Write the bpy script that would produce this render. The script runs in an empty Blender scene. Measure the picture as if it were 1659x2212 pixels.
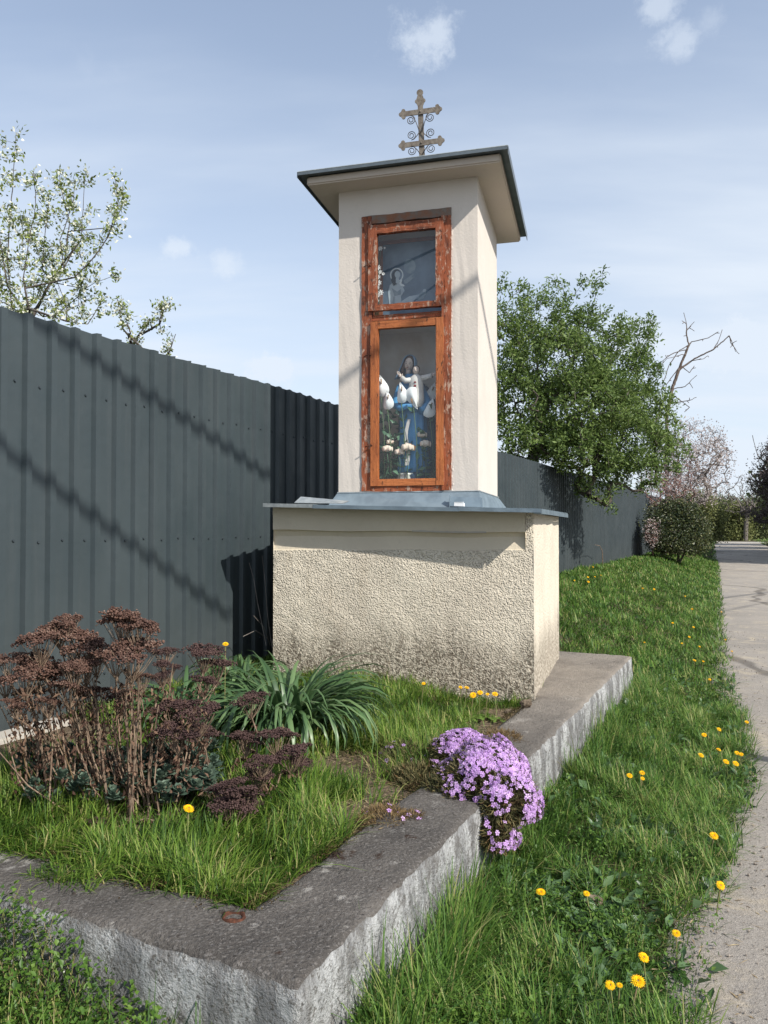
import bpy, bmesh, math, random
import numpy as np
from mathutils import Vector, Matrix, noise as mnoise
random.seed(7); RNG = np.random.default_rng(11)
R = math.radians
scn = bpy.context.scene
COL = scn.collection
# ------------------------------------------------------------------ camera
EYE = 1.6; FPX = 1661.; CX = 829.5; CY = 1106.; PITCH = math.atan(34/FPX)
cam = bpy.data.cameras.new('camera'); camo = bpy.data.objects.new('camera', cam); COL.objects.link(camo)
camo.location = (0, 0, EYE); camo.rotation_euler = (R(90)+PITCH, 0, 0)
cam.sensor_fit = 'VERTICAL'; cam.sensor_height = 36; cam.sensor_width = 27; cam.lens = 36*FPX/2212
cam.clip_start = .05; cam.clip_end = 3000
scn.camera = camo
scn.render.resolution_x = 768; scn.render.resolution_y = 1024
# ------------------------------------------------------------------ light
PHI, ELEV = R(46), R(39)          # the sun stands behind the camera's right shoulder
SUND = Vector((math.sin(PHI)*math.cos(ELEV), -math.cos(PHI)*math.cos(ELEV), math.sin(ELEV)))   # towards the sun
sl = bpy.data.lights.new('sun', 'SUN'); sl.energy = 4.4; sl.angle = R(.53); sl.color = (1, .95, .87)
so = bpy.data.objects.new('sun', sl); COL.objects.link(so)
so.rotation_euler = SUND.to_track_quat('Z', 'Y').to_euler()
scn.view_settings.view_transform = 'Standard'; scn.view_settings.look = 'None'
scn.view_settings.exposure = 0.45; scn.view_settings.gamma = 1
w = bpy.data.worlds.new('World'); scn.world = w; w.use_nodes = True
def raydir(px, py):
    x = (px-CX)/FPX; z = -(py-CY)/FPX; c, s = math.cos(PITCH), math.sin(PITCH)
    return Vector((x, c-z*s, s+z*c))
def world_nodes():
    nt = w.node_tree; N = nt.nodes; L = nt.links
    for n in list(N): N.remove(n)
    out = N.new('ShaderNodeOutputWorld'); bg = N.new('ShaderNodeBackground'); bg.inputs[1].default_value = .135
    L.new(bg.outputs[0], out.inputs[0])
    sky = N.new('ShaderNodeTexSky'); sky.sky_type = 'NISHITA'; sky.sun_disc = False
    sky.sun_elevation = ELEV; sky.sun_rotation = math.atan2(SUND.x, SUND.y)
    sky.air_density = 1.0; sky.dust_density = 1.0; sky.ozone_density = 1.6; sky.altitude = 150
    tc = N.new('ShaderNodeTexCoord'); sep = N.new('ShaderNodeSeparateXYZ'); L.new(tc.outputs['Generated'], sep.inputs[0])
    def mth(op, a, b=None, c=None):
        n = N.new('ShaderNodeMath'); n.operation = op
        for i, v in enumerate((a, b, c)):
            if v is None: continue
            if isinstance(v, (int, float)): n.inputs[i].default_value = v
            else: L.new(v, n.inputs[i])
        return n.outputs[0]
    def vm(op, a, b):
        n = N.new('ShaderNodeVectorMath'); n.operation = op; L.new(a, n.inputs[0])
        if isinstance(b, tuple): n.inputs[1].default_value = b
        else: L.new(b, n.inputs[1])
        return n
    def nz(vec, sc, det, ro=.55):
        n = N.new('ShaderNodeTexNoise'); n.inputs['Scale'].default_value = sc; n.inputs['Detail'].default_value = det
        n.inputs['Roughness'].default_value = ro; L.new(vec, n.inputs['Vector']); return n.outputs['Fac']
    def ramp(v, a, b, lo=0., hi=1.):
        n = N.new('ShaderNodeMapRange'); n.interpolation_type = 'SMOOTHSTEP'; L.new(v, n.inputs[0])
        for i, q in enumerate((a, b, lo, hi)): n.inputs[i+1].default_value = q
        return n.outputs[0]
    # thin cirrus veils: direction projected on a high layer, so streaks shrink to the horizon
    zc = mth('ADD', mth('MAXIMUM', sep.outputs[2], 0.0), .18)
    comb = N.new('ShaderNodeCombineXYZ')
    L.new(mth('DIVIDE', sep.outputs[0], zc), comb.inputs[0]); L.new(mth('DIVIDE', sep.outputs[1], zc), comb.inputs[1])
    mp = N.new('ShaderNodeMapping'); mp.inputs['Rotation'].default_value = (0, 0, R(38)); mp.inputs['Scale'].default_value = (.45, 1.5, 1)
    L.new(comb.outputs[0], mp.inputs[0])
    veil = mth('MULTIPLY', ramp(nz(mp.outputs[0], 1.1, 6, .5), .36, .78), .6)
    veil = mth('ADD', veil, ramp(sep.outputs[2], .66, -.02, .24, .80))
    # small fair weather puffs
    puffs = None; tear = mth('SUBTRACT', nz(tc.outputs['Generated'], 22, 8, .68), .5)
    for (px, py, rr, am) in ((905, 82, .050, .75), (885, 95, .03, .5), (1415, 18, .032, .6), (1465, 85, .034, .5), (1540, 45, .03, .25), (375, 532, .030, .5), (478, 560, .034, .35),
                             (603, 803, .042, .9), (1590, 742, .06, .5), (1500, 770, .04, .35), (1390, 905, .05, .5), (1600, 985, .05, .5)):
        d = raydir(px, py).normalized()
        sub = vm('SUBTRACT', tc.outputs['Generated'], tuple(d)); sc = vm('MULTIPLY', sub.outputs[0], (1, 1, 1.6))
        ln = N.new('ShaderNodeVectorMath'); ln.operation = 'LENGTH'; L.new(sc.outputs[0], ln.inputs[0])
        t = mth('MULTIPLY', ramp(mth('ADD', ln.outputs['Value'], mth('MULTIPLY', tear, rr*3.0)), rr*.95, rr*.05), am*.60)
        puffs = t if puffs is None else mth('MAXIMUM', puffs, t)
    
    far = mth('MULTIPLY', ramp(nz(tc.outputs['Generated'], 4.5, 6, .6), .60, .75), .5)
    amt = mth('MINIMUM', mth('ADD', mth('ADD', veil, puffs), mth('MULTIPLY', far, .25)), .95)
    mix = N.new('ShaderNodeMix'); mix.data_type = 'RGBA'
    L.new(amt, mix.inputs[0]); L.new(sky.outputs[0], mix.inputs[6]); mix.inputs[7].default_value = (4.35, 4.8, 5.4, 1)
    L.new(mix.outputs[2], bg.inputs[0])
world_nodes()
# ------------------------------------------------------------------ helpers
WPOS = {}
def tag(o, label=None, cat=None, group=None, kind=None):
    if label: o['label'] = label
    if cat: o['category'] = cat
    if group: o['group'] = group
    if kind: o['kind'] = kind
    return o
def thing(name, loc, label, cat, group=None):
    o = bpy.data.objects.new(name, None); COL.objects.link(o); o.location = loc; o.empty_display_size = .1
    WPOS[o] = Vector(loc); return tag(o, label, cat, group)
def link(name, me, mats, parent=None, loc=None):
    o = bpy.data.objects.new(name, me); COL.objects.link(o)
    if not isinstance(mats, (list, tuple)): mats = [mats]
    if mats and not me.materials:
        for m in mats: me.materials.append(m)
    if parent is not None:
        o.parent = parent; WPOS[o] = WPOS[parent].copy()
        if loc is not None: o.location = Vector(loc)-WPOS[parent]; WPOS[o] = Vector(loc)
    else:
        WPOS[o] = Vector(loc) if loc is not None else Vector((0, 0, 0)); o.location = WPOS[o]
    return o
class MB:
    def __init__(s): s.v = []; s.f = []; s.m = []
    def add(s, vs, fs, mi=0):
        n = len(s.v); s.v += [tuple(p) for p in vs]; s.f += [tuple(i+n for i in f) for f in fs]; s.m += [mi]*len(fs)
    def box(s, o, ax, ay, az, mi=0):           # corner o and three edge vectors
        o, ax, ay, az = map(Vector, (o, ax, ay, az))
        p = [o, o+ax, o+ax+ay, o+ay]; p += [q+az for q in p]
        fs = [(0, 3, 2, 1), (4, 5, 6, 7), (0, 1, 5, 4), (1, 2, 6, 5), (2, 3, 7, 6), (3, 0, 4, 7)]
        if ax.cross(ay).dot(az) < 0: fs = [f[::-1] for f in fs]
        s.add(p, fs, mi)
    def tube(s, pts, rad, n=6, mi=0, cap=True):
        pts = [Vector(p) for p in pts]; m = len(pts)
        if not isinstance(rad, (list, tuple)): rad = [rad]*m
        vs = []; up = Vector((0, 0, 1))
        t0 = (pts[1]-pts[0]).normalized(); x = t0.cross(up)
        if x.length < 1e-3: x = t0.cross(Vector((1, 0, 0)))
        x.normalize()
        for i in range(m):
            t = (pts[min(i+1, m-1)]-pts[max(i-1, 0)]).normalized()
            x = (x-t*x.dot(t)).normalized(); y = t.cross(x)
            for k in range(n):
                a = 2*math.pi*k/n; vs.append(pts[i]+(x*math.cos(a)+y*math.sin(a))*rad[i])
        fs = [(i*n+k, i*n+(k+1) % n, (i+1)*n+(k+1) % n, (i+1)*n+k) for i in range(m-1) for k in range(n)]
        if cap: fs += [tuple(range(n))[::-1], tuple(range((m-1)*n, m*n))]
        s.add(vs, fs, mi)
    def loft(s, rings, mi=0, cap=True):
        n = len(rings[0]); vs = [p for r in rings for p in r]; m = len(rings)
        fs = [(i*n+k, i*n+(k+1) % n, (i+1)*n+(k+1) % n, (i+1)*n+k) for i in range(m-1) for k in range(n)]
        if cap: fs += [tuple(range(n))[::-1], tuple(range((m-1)*n, m*n))]
        s.add(vs, fs, mi)
    def ball(s, c, rx, ry=None, rz=None, nu=10, nv=7, mi=0, rot=None):
        ry = rx if ry is None else ry; rz = rx if rz is None else rz; c = Vector(c); rings = []
        for j in range(1, nv):
            t = math.pi*j/nv
            rings.append([Vector((rx*math.sin(t)*math.cos(2*math.pi*k/nu), ry*math.sin(t)*math.sin(2*math.pi*k/nu), -rz*math.cos(t))) for k in range(nu)])
        if rot: rings = [[rot @ p for p in r] for r in rings]
        s.loft([[c+p for p in r] for r in rings], mi)
    def prism(s, pts, d, mi=0):                # planar outline pushed along d
        d = Vector(d); pts = [Vector(p) for p in pts]; n = len(pts)
        s.add(pts+[p+d for p in pts], [tuple(range(n))[::-1], tuple(range(n, 2*n))]+[(i, (i+1) % n, (i+1) % n+n, i+n) for i in range(n)], mi)
    def build(s, name, mats, parent=None, smooth=False, bevel=0, recalc=False, loc=None):
        off = WPOS[parent] if (parent is not None) else Vector((0, 0, 0))
        if loc is not None: off = Vector(loc)
        me = bpy.data.meshes.new(name); me.from_pydata([tuple(Vector(p)-off) for p in s.v], [], s.f)
        if recalc or bevel:
            bm = bmesh.new(); bm.from_mesh(me); bmesh.ops.recalc_face_normals(bm, faces=bm.faces)
            if bevel:
                es = [e for e in bm.edges if len(e.link_faces) == 2 and e.calc_face_angle(0) > .6]
                bmesh.ops.bevel(bm, geom=es, offset=bevel, segments=2, affect='EDGES', clamp_overlap=True)
            bm.to_mesh(me); bm.free()
        else:
            me.polygons.foreach_set('material_index', s.m)
        if smooth: me.polygons.foreach_set('use_smooth', [True]*len(me.polygons))
        me.update()
        if not isinstance(mats, (list, tuple)): mats = [mats]
        for m in mats: me.materials.append(m)
        return link(name, me, mats, parent, loc)
def np_mesh(name, V, quads=None, tris=None, attr=None, smooth=False):
    """fast mesh: V (n,3), quads (a,4), tris (b,3)"""
    me = bpy.data.meshes.new(name); me.vertices.add(len(V)); me.vertices.foreach_set('co', np.asarray(V, np.float32).ravel())
    ls = []; tot = []
    if quads is not None and len(quads): ls.append(np.asarray(quads).ravel()); tot.append(np.full(len(quads), 4))
    if tris is not None and len(tris): ls.append(np.asarray(tris).ravel()); tot.append(np.full(len(tris), 3))
    lp = np.concatenate(ls).astype(np.int32); tt = np.concatenate(tot).astype(np.int32)
    me.loops.add(len(lp)); me.loops.foreach_set('vertex_index', lp)
    me.polygons.add(len(tt)); me.polygons.foreach_set('loop_start', np.concatenate(([0], np.cumsum(tt)[:-1])).astype(np.int32))
    me.update(calc_edges=True)
    if attr is not None:
        a = me.attributes.new('rnd', 'FLOAT', 'POINT'); a.data.foreach_set('value', np.asarray(attr, np.float32))
    if smooth: me.polygons.foreach_set('use_smooth', np.ones(len(tt), bool))
    return me
def blades(base, hgt, wid, lean, curve, yaw, rnd, flop=None):
    """grass blades, 7 vertices each"""
    n = len(base); d = np.stack([np.cos(yaw), np.sin(yaw), 0*yaw], 1); side = np.stack([-np.sin(yaw), np.cos(yaw), 0*yaw], 1)
    V = np.zeros((n, 7, 3)); A = np.zeros((n, 7))
    for i, (t, wf) in enumerate(((0, .8), (.36, 1.), (.72, .72), (1, 0))):
        ang = lean+curve*t; r = hgt*(lean*t+curve*t*t*.6); z = hgt*(t-np.clip(lean+curve, 0, 2.2)*.32*t*t)
        p = base+d*r[:, None]; p[:, 2] += z
        if i < 3:
            V[:, 2*i] = p-side*(wid*wf/2)[:, None]; V[:, 2*i+1] = p+side*(wid*wf/2)[:, None]
            A[:, 2*i] = A[:, 2*i+1] = rnd
        else: V[:, 6] = p; A[:, 6] = rnd
    o = (np.arange(n)*7)[:, None]
    q = np.concatenate([o+np.array([0, 1, 3, 2]), o+np.array([2, 3, 5, 4])]); t = o+np.array([4, 5, 6])
    return V.reshape(-1, 3), q, t, A.ravel()
def diamonds(P, length, width, dirs, ups, rnd, fold=.25):
    """leaf-like diamonds (two folded triangles)"""
    n = len(P); dirs = dirs/np.linalg.norm(dirs, axis=1)[:, None]
    side = np.cross(dirs, ups); side /= (np.linalg.norm(side, axis=1)[:, None]+1e-9); nrm = np.cross(side, dirs)
    V = np.zeros((n, 4, 3)); L = np.asarray(length)[:, None]; W = np.asarray(width)[:, None]
    V[:, 0] = P; V[:, 2] = P+dirs*L; mid = P+dirs*L*.5
    V[:, 1] = mid-side*W/2+nrm*W*fold; V[:, 3] = mid+side*W/2+nrm*W*fold
    o = (np.arange(n)*4)[:, None]
    return V.reshape(-1, 3), np.concatenate([o+np.array([0, 1, 2]), o+np.array([0, 2, 3])]), np.repeat(rnd, 4)
def runit(n):
    v = RNG.normal(size=(n, 3)); return v/np.linalg.norm(v, axis=1)[:, None]
# ------------------------------------------------------------------ materials
def newmat(name):
    m = bpy.data.materials.new(name); m.use_nodes = True; nt = m.node_tree
    b = nt.nodes['Principled BSDF']; return m, nt, b
class NT:
    def __init__(s, nt): s.N = nt.nodes; s.L = nt.links; s.tc = None
    def coord(s, kind='Object', scale=(1, 1, 1), rot=(0, 0, 0)):
        tc = s.N.new('ShaderNodeTexCoord'); mp = s.N.new('ShaderNodeMapping'); mp.inputs['Scale'].default_value = scale; mp.inputs['Rotation'].default_value = rot
        s.L.new(tc.outputs[kind], mp.inputs[0]); return mp.outputs[0]
    def noise(s, vec, sc, det=4, ro=.55, dist=0):
        n = s.N.new('ShaderNodeTexNoise'); n.inputs['Scale'].default_value = sc; n.inputs['Detail'].default_value = det
        n.inputs['Roughness'].default_value = ro; n.inputs['Distortion'].default_value = dist; s.L.new(vec, n.inputs['Vector']); return n.outputs['Fac']
    def voro(s, vec, sc, feat='F1'):
        n = s.N.new('ShaderNodeTexVoronoi'); n.feature = feat; n.inputs['Scale'].default_value = sc; s.L.new(vec, n.inputs['Vector']); return n.outputs['Distance']
    def ramp(s, v, a, b, lo=0., hi=1.):
        n = s.N.new('ShaderNodeMapRange'); n.interpolation_type = 'SMOOTHSTEP'; s.L.new(v, n.inputs[0])
        for i, q in enumerate((a, b, lo, hi)): n.inputs[i+1].default_value = q
        return n.outputs[0]
    def mth(s, op, a, b=None):
        n = s.N.new('ShaderNodeMath'); n.operation = op
        for i, v in enumerate((a, b)):
            if v is None: continue
            if isinstance(v, (int, float)): n.inputs[i].default_value = v
            else: s.L.new(v, n.inputs[i])
        return n.outputs[0]
    def mix(s, f, a, b, bt='MIX'):
        n = s.N.new('ShaderNodeMix'); n.data_type = 'RGBA'; n.blend_type = bt
        for i, v in ((0, f), (6, a), (7, b)):
            if isinstance(v, (int, float)): n.inputs[i].default_value = v
            elif isinstance(v, tuple): n.inputs[i].default_value = (v[0], v[1], v[2], 1)
            else: s.L.new(v, n.inputs[i])
        return n.outputs[2]
    def bump(s, h, b, dist=.01, st=1.):
        n = s.N.new('ShaderNodeBump'); n.inputs['Distance'].default_value = dist; n.inputs['Strength'].default_value = st
        s.L.new(h, n.inputs['Height']); s.L.new(n.outputs[0], b.inputs['Normal'])
    def sep(s, v):
        n = s.N.new('ShaderNodeSeparateXYZ'); s.L.new(v, n.inputs[0]); return n.outputs
    def attr(s, name='rnd'):
        n = s.N.new('ShaderNodeAttribute'); n.attribute_name = name; return n.outputs['Fac']
def setb(b, rough=.8, spec=.3, metal=0, col=None):
    b.inputs['Roughness'].default_value = rough; b.inputs['Specular IOR Level'].default_value = spec; b.inputs['Metallic'].default_value = metal
    if col: b.inputs['Base Color'].default_value = (*col, 1)
def simple(name, c1, c2=None, sc=8, rough=.8, spec=.3, metal=0, bump=0, bsc=60, stretch=(1, 1, 1), lo=.35, hi=.65):
    m, nt, b = newmat(name); n = NT(nt); setb(b, rough, spec, metal, c1)
    v = n.coord('Object', stretch)
    if c2: nt.links.new(n.mix(n.ramp(n.noise(v, sc, 5), lo, hi), c1, c2), b.inputs['Base Color'])
    if bump: n.bump(n.noise(v, bsc, 4), b, bump)
    return m
def leafmat(name, cols, trans=.25, rough=.55, spec=.3, nsc=1.2):
    """leaf colours picked by the per-leaf random value, patches by noise in space"""
    m, nt, b = newmat(name); n = NT(nt); setb(b, rough, spec)
    cr = nt.nodes.new('ShaderNodeValToRGB'); e = cr.color_ramp.elements
    while len(e) < len(cols): e.new(.5)
    for i, c in enumerate(cols): e[i].position = i/(len(cols)-1); e[i].color = (*c, 1)
    v = n.coord('Object'); f = n.mth('ADD', n.attr(), n.mth('MULTIPLY', n.mth('SUBTRACT', n.noise(v, nsc, 3), .5), .9))
    nt.links.new(f, cr.inputs[0]); nt.links.new(cr.outputs[0], b.inputs['Base Color'])
    if trans:
        tr = nt.nodes.new('ShaderNodeBsdfTranslucent'); nt.links.new(cr.outputs[0], tr.inputs[0])
        mx = nt.nodes.new('ShaderNodeMixShader'); mx.inputs[0].default_value = trans
        out = nt.nodes['Material Output']; nt.links.new(b.outputs[0], mx.inputs[1]); nt.links.new(tr.outputs[0], mx.inputs[2]); nt.links.new(mx.outputs[0], out.inputs[0])
    return m
M = {}
def plaster(name, c1, c2, bsc, bd, grime=0., top=1.7, rough=.9):
    m, nt, b = newmat(name); n = NT(nt); setb(b, rough, .15)
    tc = n.coord('Object'); c = n.mix(n.ramp(n.noise(tc, 2.5, 6), .3, .75), c1, c2)
    fine = n.noise(tc, 14, 5); c = n.mix(n.ramp(fine, .55, .8, 0, .25), c, (c1[0]*.75, c1[1]*.75, c1[2]*.75))
    if grime:
        sx = n.sep(tc); st = n.coord('Object', (7, 7, .9)); s1 = n.noise(st, 1, 5, .6)
        h = n.ramp(sx[2], .85, .0, 0, 1)         # grime grows towards the ground in drips
        g = n.ramp(n.mth('ADD', n.mth('MULTIPLY', h, .75), n.mth('MULTIPLY', s1, .75)), .52, 1.0, 0, grime)
        spk = n.ramp(n.noise(tc, 48, 3, .7), .38, .62, .25, 1.)
        c = n.mix(n.mth('MULTIPLY', g, spk), c, (.115, .092, .066))
        # rising damp stains of ochre colour
        c = n.mix(n.ramp(n.noise(st, 2.1, 4), .55, .75, 0, .22), c, (.36, .27, .17))
    nt.links.new(c, b.inputs['Base Color'])
    if grime:
        w1 = n.noise(tc, bsc, 3, .6, .6); w2 = n.ramp(n.voro(tc, bsc*1.3), .0, .55)
        n.bump(n.mth('ADD', w1, n.mth('MULTIPLY', w2, .6)), b, bd)
    else: n.bump(n.mth('ADD', n.noise(tc, bsc, 4), n.mth('MULTIPLY', n.noise(tc, 9, 2), .5)), b, bd)
    return m
M['rough_render'] = plaster('rough_render', (.70, .63, .51), (.62, .55, .445), 58, .016, .92)
M['side_render'] = plaster('side_render', (.62, .56, .46), (.56, .50, .41), 30, .005, .8)
M['plaster'] = plaster('plaster', (.61, .555, .50), (.56, .51, .455), 60, .002)
M['cornice'] = plaster('cornice_plaster', (.56, .49, .41), (.53, .46, .40), 50, .002)
M['recess'] = plaster('recess_plaster', (.60, .53, .41), (.56, .49, .38), 40, .004)
M['niche'] = plaster('niche_plaster', (.74, .71, .67), (.50, .40, .30), 20, .002)
def wood(name, base, dark, peel, amt, axis=(1, 1, .12)):
    m, nt, b = newmat(name); n = NT(nt); setb(b, .6, .3)
    st = n.coord('Object', (axis[0]*55, axis[1]*55, axis[2]*55)); g = n.noise(st, 1, 6, .65)
    c = n.mix(n.ramp(g, .3, .62), dark, base)
    tc = n.coord('Object', (1, 1, .45)); c = n.mix(n.ramp(n.noise(tc, 5, 5), .35, .7, 0, .7), c, tuple(x*1.35 for x in base))
    p = n.noise(tc, 26, 6, .7, .4); c = n.mix(n.ramp(p, .66-amt*.16, .72-amt*.12), c, peel)
    d = n.noise(tc, 38, 5, .6); c = n.mix(n.ramp(d, .58, .68, 0, .8), c, (.035, .016, .010))
    nt.links.new(c, b.inputs['Base Color'])
    n.bump(n.mth('ADD', g, n.mth('MULTIPLY', p, .8)), b, .006); return m
M['wood_old'] = wood('weathered_painted_wood', (.25, .070, .028), (.07, .022, .013), (.40, .27, .20), .85)
M['wood_old_h'] = wood('weathered_painted_wood_h', (.25, .070, .028), (.07, .022, .013), (.40, .27, .20), .7, (.12, .12, 1))
M['wood_new'] = wood('varnished_wood', (.36, .115, .036), (.19, .05, .018), (.42, .22, .12), .1)
M['wood_new_h'] = wood('varnished_wood_h', (.38, .125, .04), (.21, .055, .02), (.42, .22, .12), .1, (.12, .12, 1))
M['zinc'] = simple('painted_zinc_sheet', (.20, .255, .295), (.15, .195, .23), 9, .42, .5, .25, .0015, 25)
M['zinc_light'] = simple('bare_zinc_sheet', (.42, .45, .45), (.30, .33, .34), 20, .4, .5, .4, .001, 30)
M['roof_metal'] = simple('roof_sheet', (.13, .155, .17), (.10, .12, .135), 7, .45, .5, .3, .001, 20)
M['iron'] = simple('rusty_iron', (.145, .12, .098), (.23, .20, .165), 30, .75, .35, .25, .002, 90)
M['iron_dark'] = simple('dark_iron', (.055, .06, .075), (.10, .09, .08), 30, .6, .4, .4)
M['rust'] = simple('rust', (.11, .045, .028), (.055, .026, .018), 60, .9, .1, 0, .004, 90)
M['screw'] = simple('screw_head', (.06, .075, .085), None, 1, .4, .5, .5)
def fence_mat():
    m, nt, b = newmat('fence_paint'); n = NT(nt); setb(b, .48, .45)
    tc = n.coord('Object'); c = n.mix(n.ramp(n.noise(tc, 1.3, 4), .3, .7), (.034, .047, .053), (.042, .056, .062))
    st = n.coord('Object', (6, 6, .35)); c = n.mix(n.ramp(n.noise(st, 2, 5), .48, .8, 0, .5), c, (.058, .068, .072))
    z = n.sep(tc)[2]; c = n.mix(n.ramp(z, 1.1, -.2, 0, .30), c, (.075, .076, .068))
    nt.links.new(c, b.inputs['Base Color']); nt.links.new(n.ramp(n.noise(tc, 3, 4), .3, .7, .42, .58), b.inputs['Roughness'])
    n.bump(n.noise(tc, 2.5, 3), b, .02, .6); return m
M['fence'] = fence_mat()
def concrete_top():
    m, nt, b = newmat('weathered_concrete'); n = NT(nt); setb(b, .95, .15)
    tc = n.coord('Object'); geo = nt.nodes.new('ShaderNodeNewGeometry'); up = n.sep(geo.outputs['True Normal'])[2]; pz = n.sep(tc)[2]
    c = n.mix(n.ramp(n.noise(tc, 3, 5), .3, .7), (.088, .080, .073), (.150, .136, .122))
    c = n.mix(n.ramp(n.noise(tc, 75, 3, .7), .52, .62, 0, .7), c, (.22, .205, .19))        # grit
    c = n.mix(n.ramp(n.noise(tc, 60, 3, .7, .5), .40, .30, 0, .85), c, (.055, .046, .040))
    c = n.mix(n.ramp(n.noise(tc, 4.5, 7, .75), .575, .64, 0, .75), c, (.38, .36, .33))        # lichen / lime flakes
    c = n.mix(n.ramp(n.noise(tc, 5.5, 6, .75), .60, .67, 0, .9), c, (.045, .026, .018))    # moss
    c = n.mix(n.mth('MULTIPLY', n.ramp(n.sep(tc)[1], 1.6, 3.6), n.ramp(n.noise(tc, 2.6, 6, .65), .30, .62, .45, .95)), c, (.30, .265, .225))
    # whitewash on the sides, flaked at the arris
    st = n.coord('Object', (1, 1, .3)); wn = n.noise(st, 9, 7, .68)
    wh = n.mix(n.ramp(wn, .40, .60), (.21, .21, .21), (.50, .505, .50))
    st2 = n.coord('Object', (1, 1, .12)); wh = n.mix(n.ramp(n.noise(st2, 14, 6, .7), .52, .70, 0, .5), wh, (.10, .092, .082))
    wh = n.mix(n.ramp(n.noise(tc, 8, 7, .8), .50, .60, 0, .65), wh, (.15, .14, .13)); wh = n.mix(n.ramp(n.noise(tc, 62, 4, .75), .53, .62, 0, .75), wh, (.11, .10, .085))
    wh = n.mix(n.ramp(pz, .18, -.02, 0, .45), wh, (.34, .33, .24))
    edge = n.mth('ADD', n.mth('MULTIPLY', n.noise(tc, 30, 5, .7), .06), pz)
    side = n.mth('MULTIPLY', n.ramp(up, .80, .45), n.ramp(edge, .440, .405))
    nt.links.new(n.mix(side, c, wh), b.inputs['Base Color'])
    h = n.mth('ADD', n.noise(tc, 85, 4, .7), n.mth('MULTIPLY', n.noise(tc, 12, 5, .7), 1.8)); n.bump(h, b, .018); return m
M['kerb'] = concrete_top()
def soilmat(name, c1, c2, c3):
    m, nt, b = newmat(name); n = NT(nt); setb(b, .95, .1); tc = n.coord('Object')
    c = n.mix(n.ramp(n.noise(tc, 1.7, 5), .35, .65), c1, c2); c = n.mix(n.ramp(n.noise(tc, 40, 4, .7), .5, .65), c, c3)
    nt.links.new(c, b.inputs['Base Color']); n.bump(n.noise(tc, 45, 5, .7), b, .03); return m
M['ground'] = soilmat('verge_soil', (.060, .062, .030), (.095, .080, .048), (.14, .115, .075))
M['soil'] = soilmat('bed_soil', (.12, .088, .058), (.17, .13, .09), (.24, .185, .13))
def roadmat():
    m, nt, b = newmat('dusty_asphalt'); n = NT(nt); setb(b, .92, .15); tc = n.coord('Object')
    c = n.mix(n.ramp(n.noise(tc, .8, 6), .3, .7), (.275, .25, .22), (.345, .31, .27))
    c = n.mix(n.ramp(n.noise(tc, 2.2, 6, .7, .8), .50, .68, 0, .8), c, (.47, .40, .30))
    c = n.mix(n.ramp(n.noise(tc, 95, 3, .8), .52, .64, 0, .5), c, (.50, .46, .41))
    c = n.mix(n.ramp(n.noise(tc, 70, 4, .8, .3), .43, .33, 0, .75), c, (.10, .085, .072))
    w1 = n.N.new('ShaderNodeTexWave'); w1.inputs['Scale'].default_value = .07; w1.inputs['Distortion'].default_value = 9; w1.inputs['Detail'].default_value = 5
    n.L.new(tc, w1.inputs[0]); c = n.mix(n.ramp(w1.outputs['Fac'], .004, .0, 0, .6), c, (.08, .07, .06))
    nt.links.new(c, b.inputs['Base Color']); n.bump(n.mth('ADD', n.noise(tc, 120, 4, .8), n.noise(tc, 25, 3)), b, .008); return m
M['road'] = roadmat()
M['pale_road'] = simple('pale_gravel', (.42, .39, .34), (.36, .33, .29), 1)
M['stone'] = simple('pebble', (.26, .225, .19), (.15, .125, .105), 20, .9, .2, 0, .003, 60)
M['grass'] = leafmat('grass', [(.022, .060, .010), (.056, .132, .022), (.098, .200, .032), (.165, .27, .046), (.36, .34, .14)], .35, .5, .3, 1.0)
M['grass_bed'] = leafmat('bed_grass', [(.030, .076, .012), (.072, .148, .022), (.126, .222, .030), (.20, .295, .044), (.40, .36, .15)], .38, .5, .3, 1.5)
M['chick'] = leafmat('chickweed', [(.030, .075, .012), (.060, .130, .018), (.105, .19, .028), (.15, .24, .045)], .3, .45, .35, 3)
M['tree_leaf'] = leafmat('spring_leaf', [(.055, .095, .030), (.105, .165, .045), (.17, .245, .065), (.25, .33, .10)], .38, .5, .3, .7)
M['plum_leaf'] = leafmat('plum_leaf', [(.09, .13, .03), (.17, .22, .045), (.28, .33, .08)], .3, .5)
M['blossom'] = leafmat('white_blossom', [(.56, .60, .42), (.72, .73, .62), (.82, .81, .76)], .3, .7, .1)
M['pink_blossom'] = leafmat('pale_pink_blossom', [(.33, .27, .25), (.50, .42, .40), (.62, .58, .54)], .25, .7, .1)
M['evergreen'] = leafmat('evergreen_leaf', [(.014, .028, .012), (.034, .052, .020), (.080, .095, .032), (.15, .15, .055)], .12, .4, .4, .9)
M['yellow_bush'] = leafmat('fresh_bush_leaf', [(.10, .12, .04), (.17, .19, .065), (.25, .26, .11)], .25, .6, .2, .5)
M['far_green'] = leafmat('far_leaf', [(.075, .095, .04), (.13, .155, .06), (.19, .21, .09)], .2, .6, .2, .4)
M['purple_leaf'] = leafmat('dark_purple_leaf', [(.045, .036, .036), (.085, .066, .064), (.14, .105, .095)], .15, .6, .2, .6)
M['red_twig'] = simple('reddish_twigs', (.17, .085, .070), (.22, .13, .11), 2, .8, .2)
M['bark'] = simple('bark', (.060, .050, .042), (.11, .095, .08), 12, .9, .2, 0, .01, 30)
M['pale_bark'] = simple('pale_bark', (.20, .18, .16), (.12, .10, .09), 10, .9, .2)
M['dead_bark'] = simple('dead_bark', (.10, .075, .062), (.16, .13, .11), 6, .9, .2)
M['strap'] = leafmat('strap_leaf', [(.036, .078, .028), (.060, .120, .044), (.092, .168, .064), (.14, .22, .09)], .25, .4, .5, 2)
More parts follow.
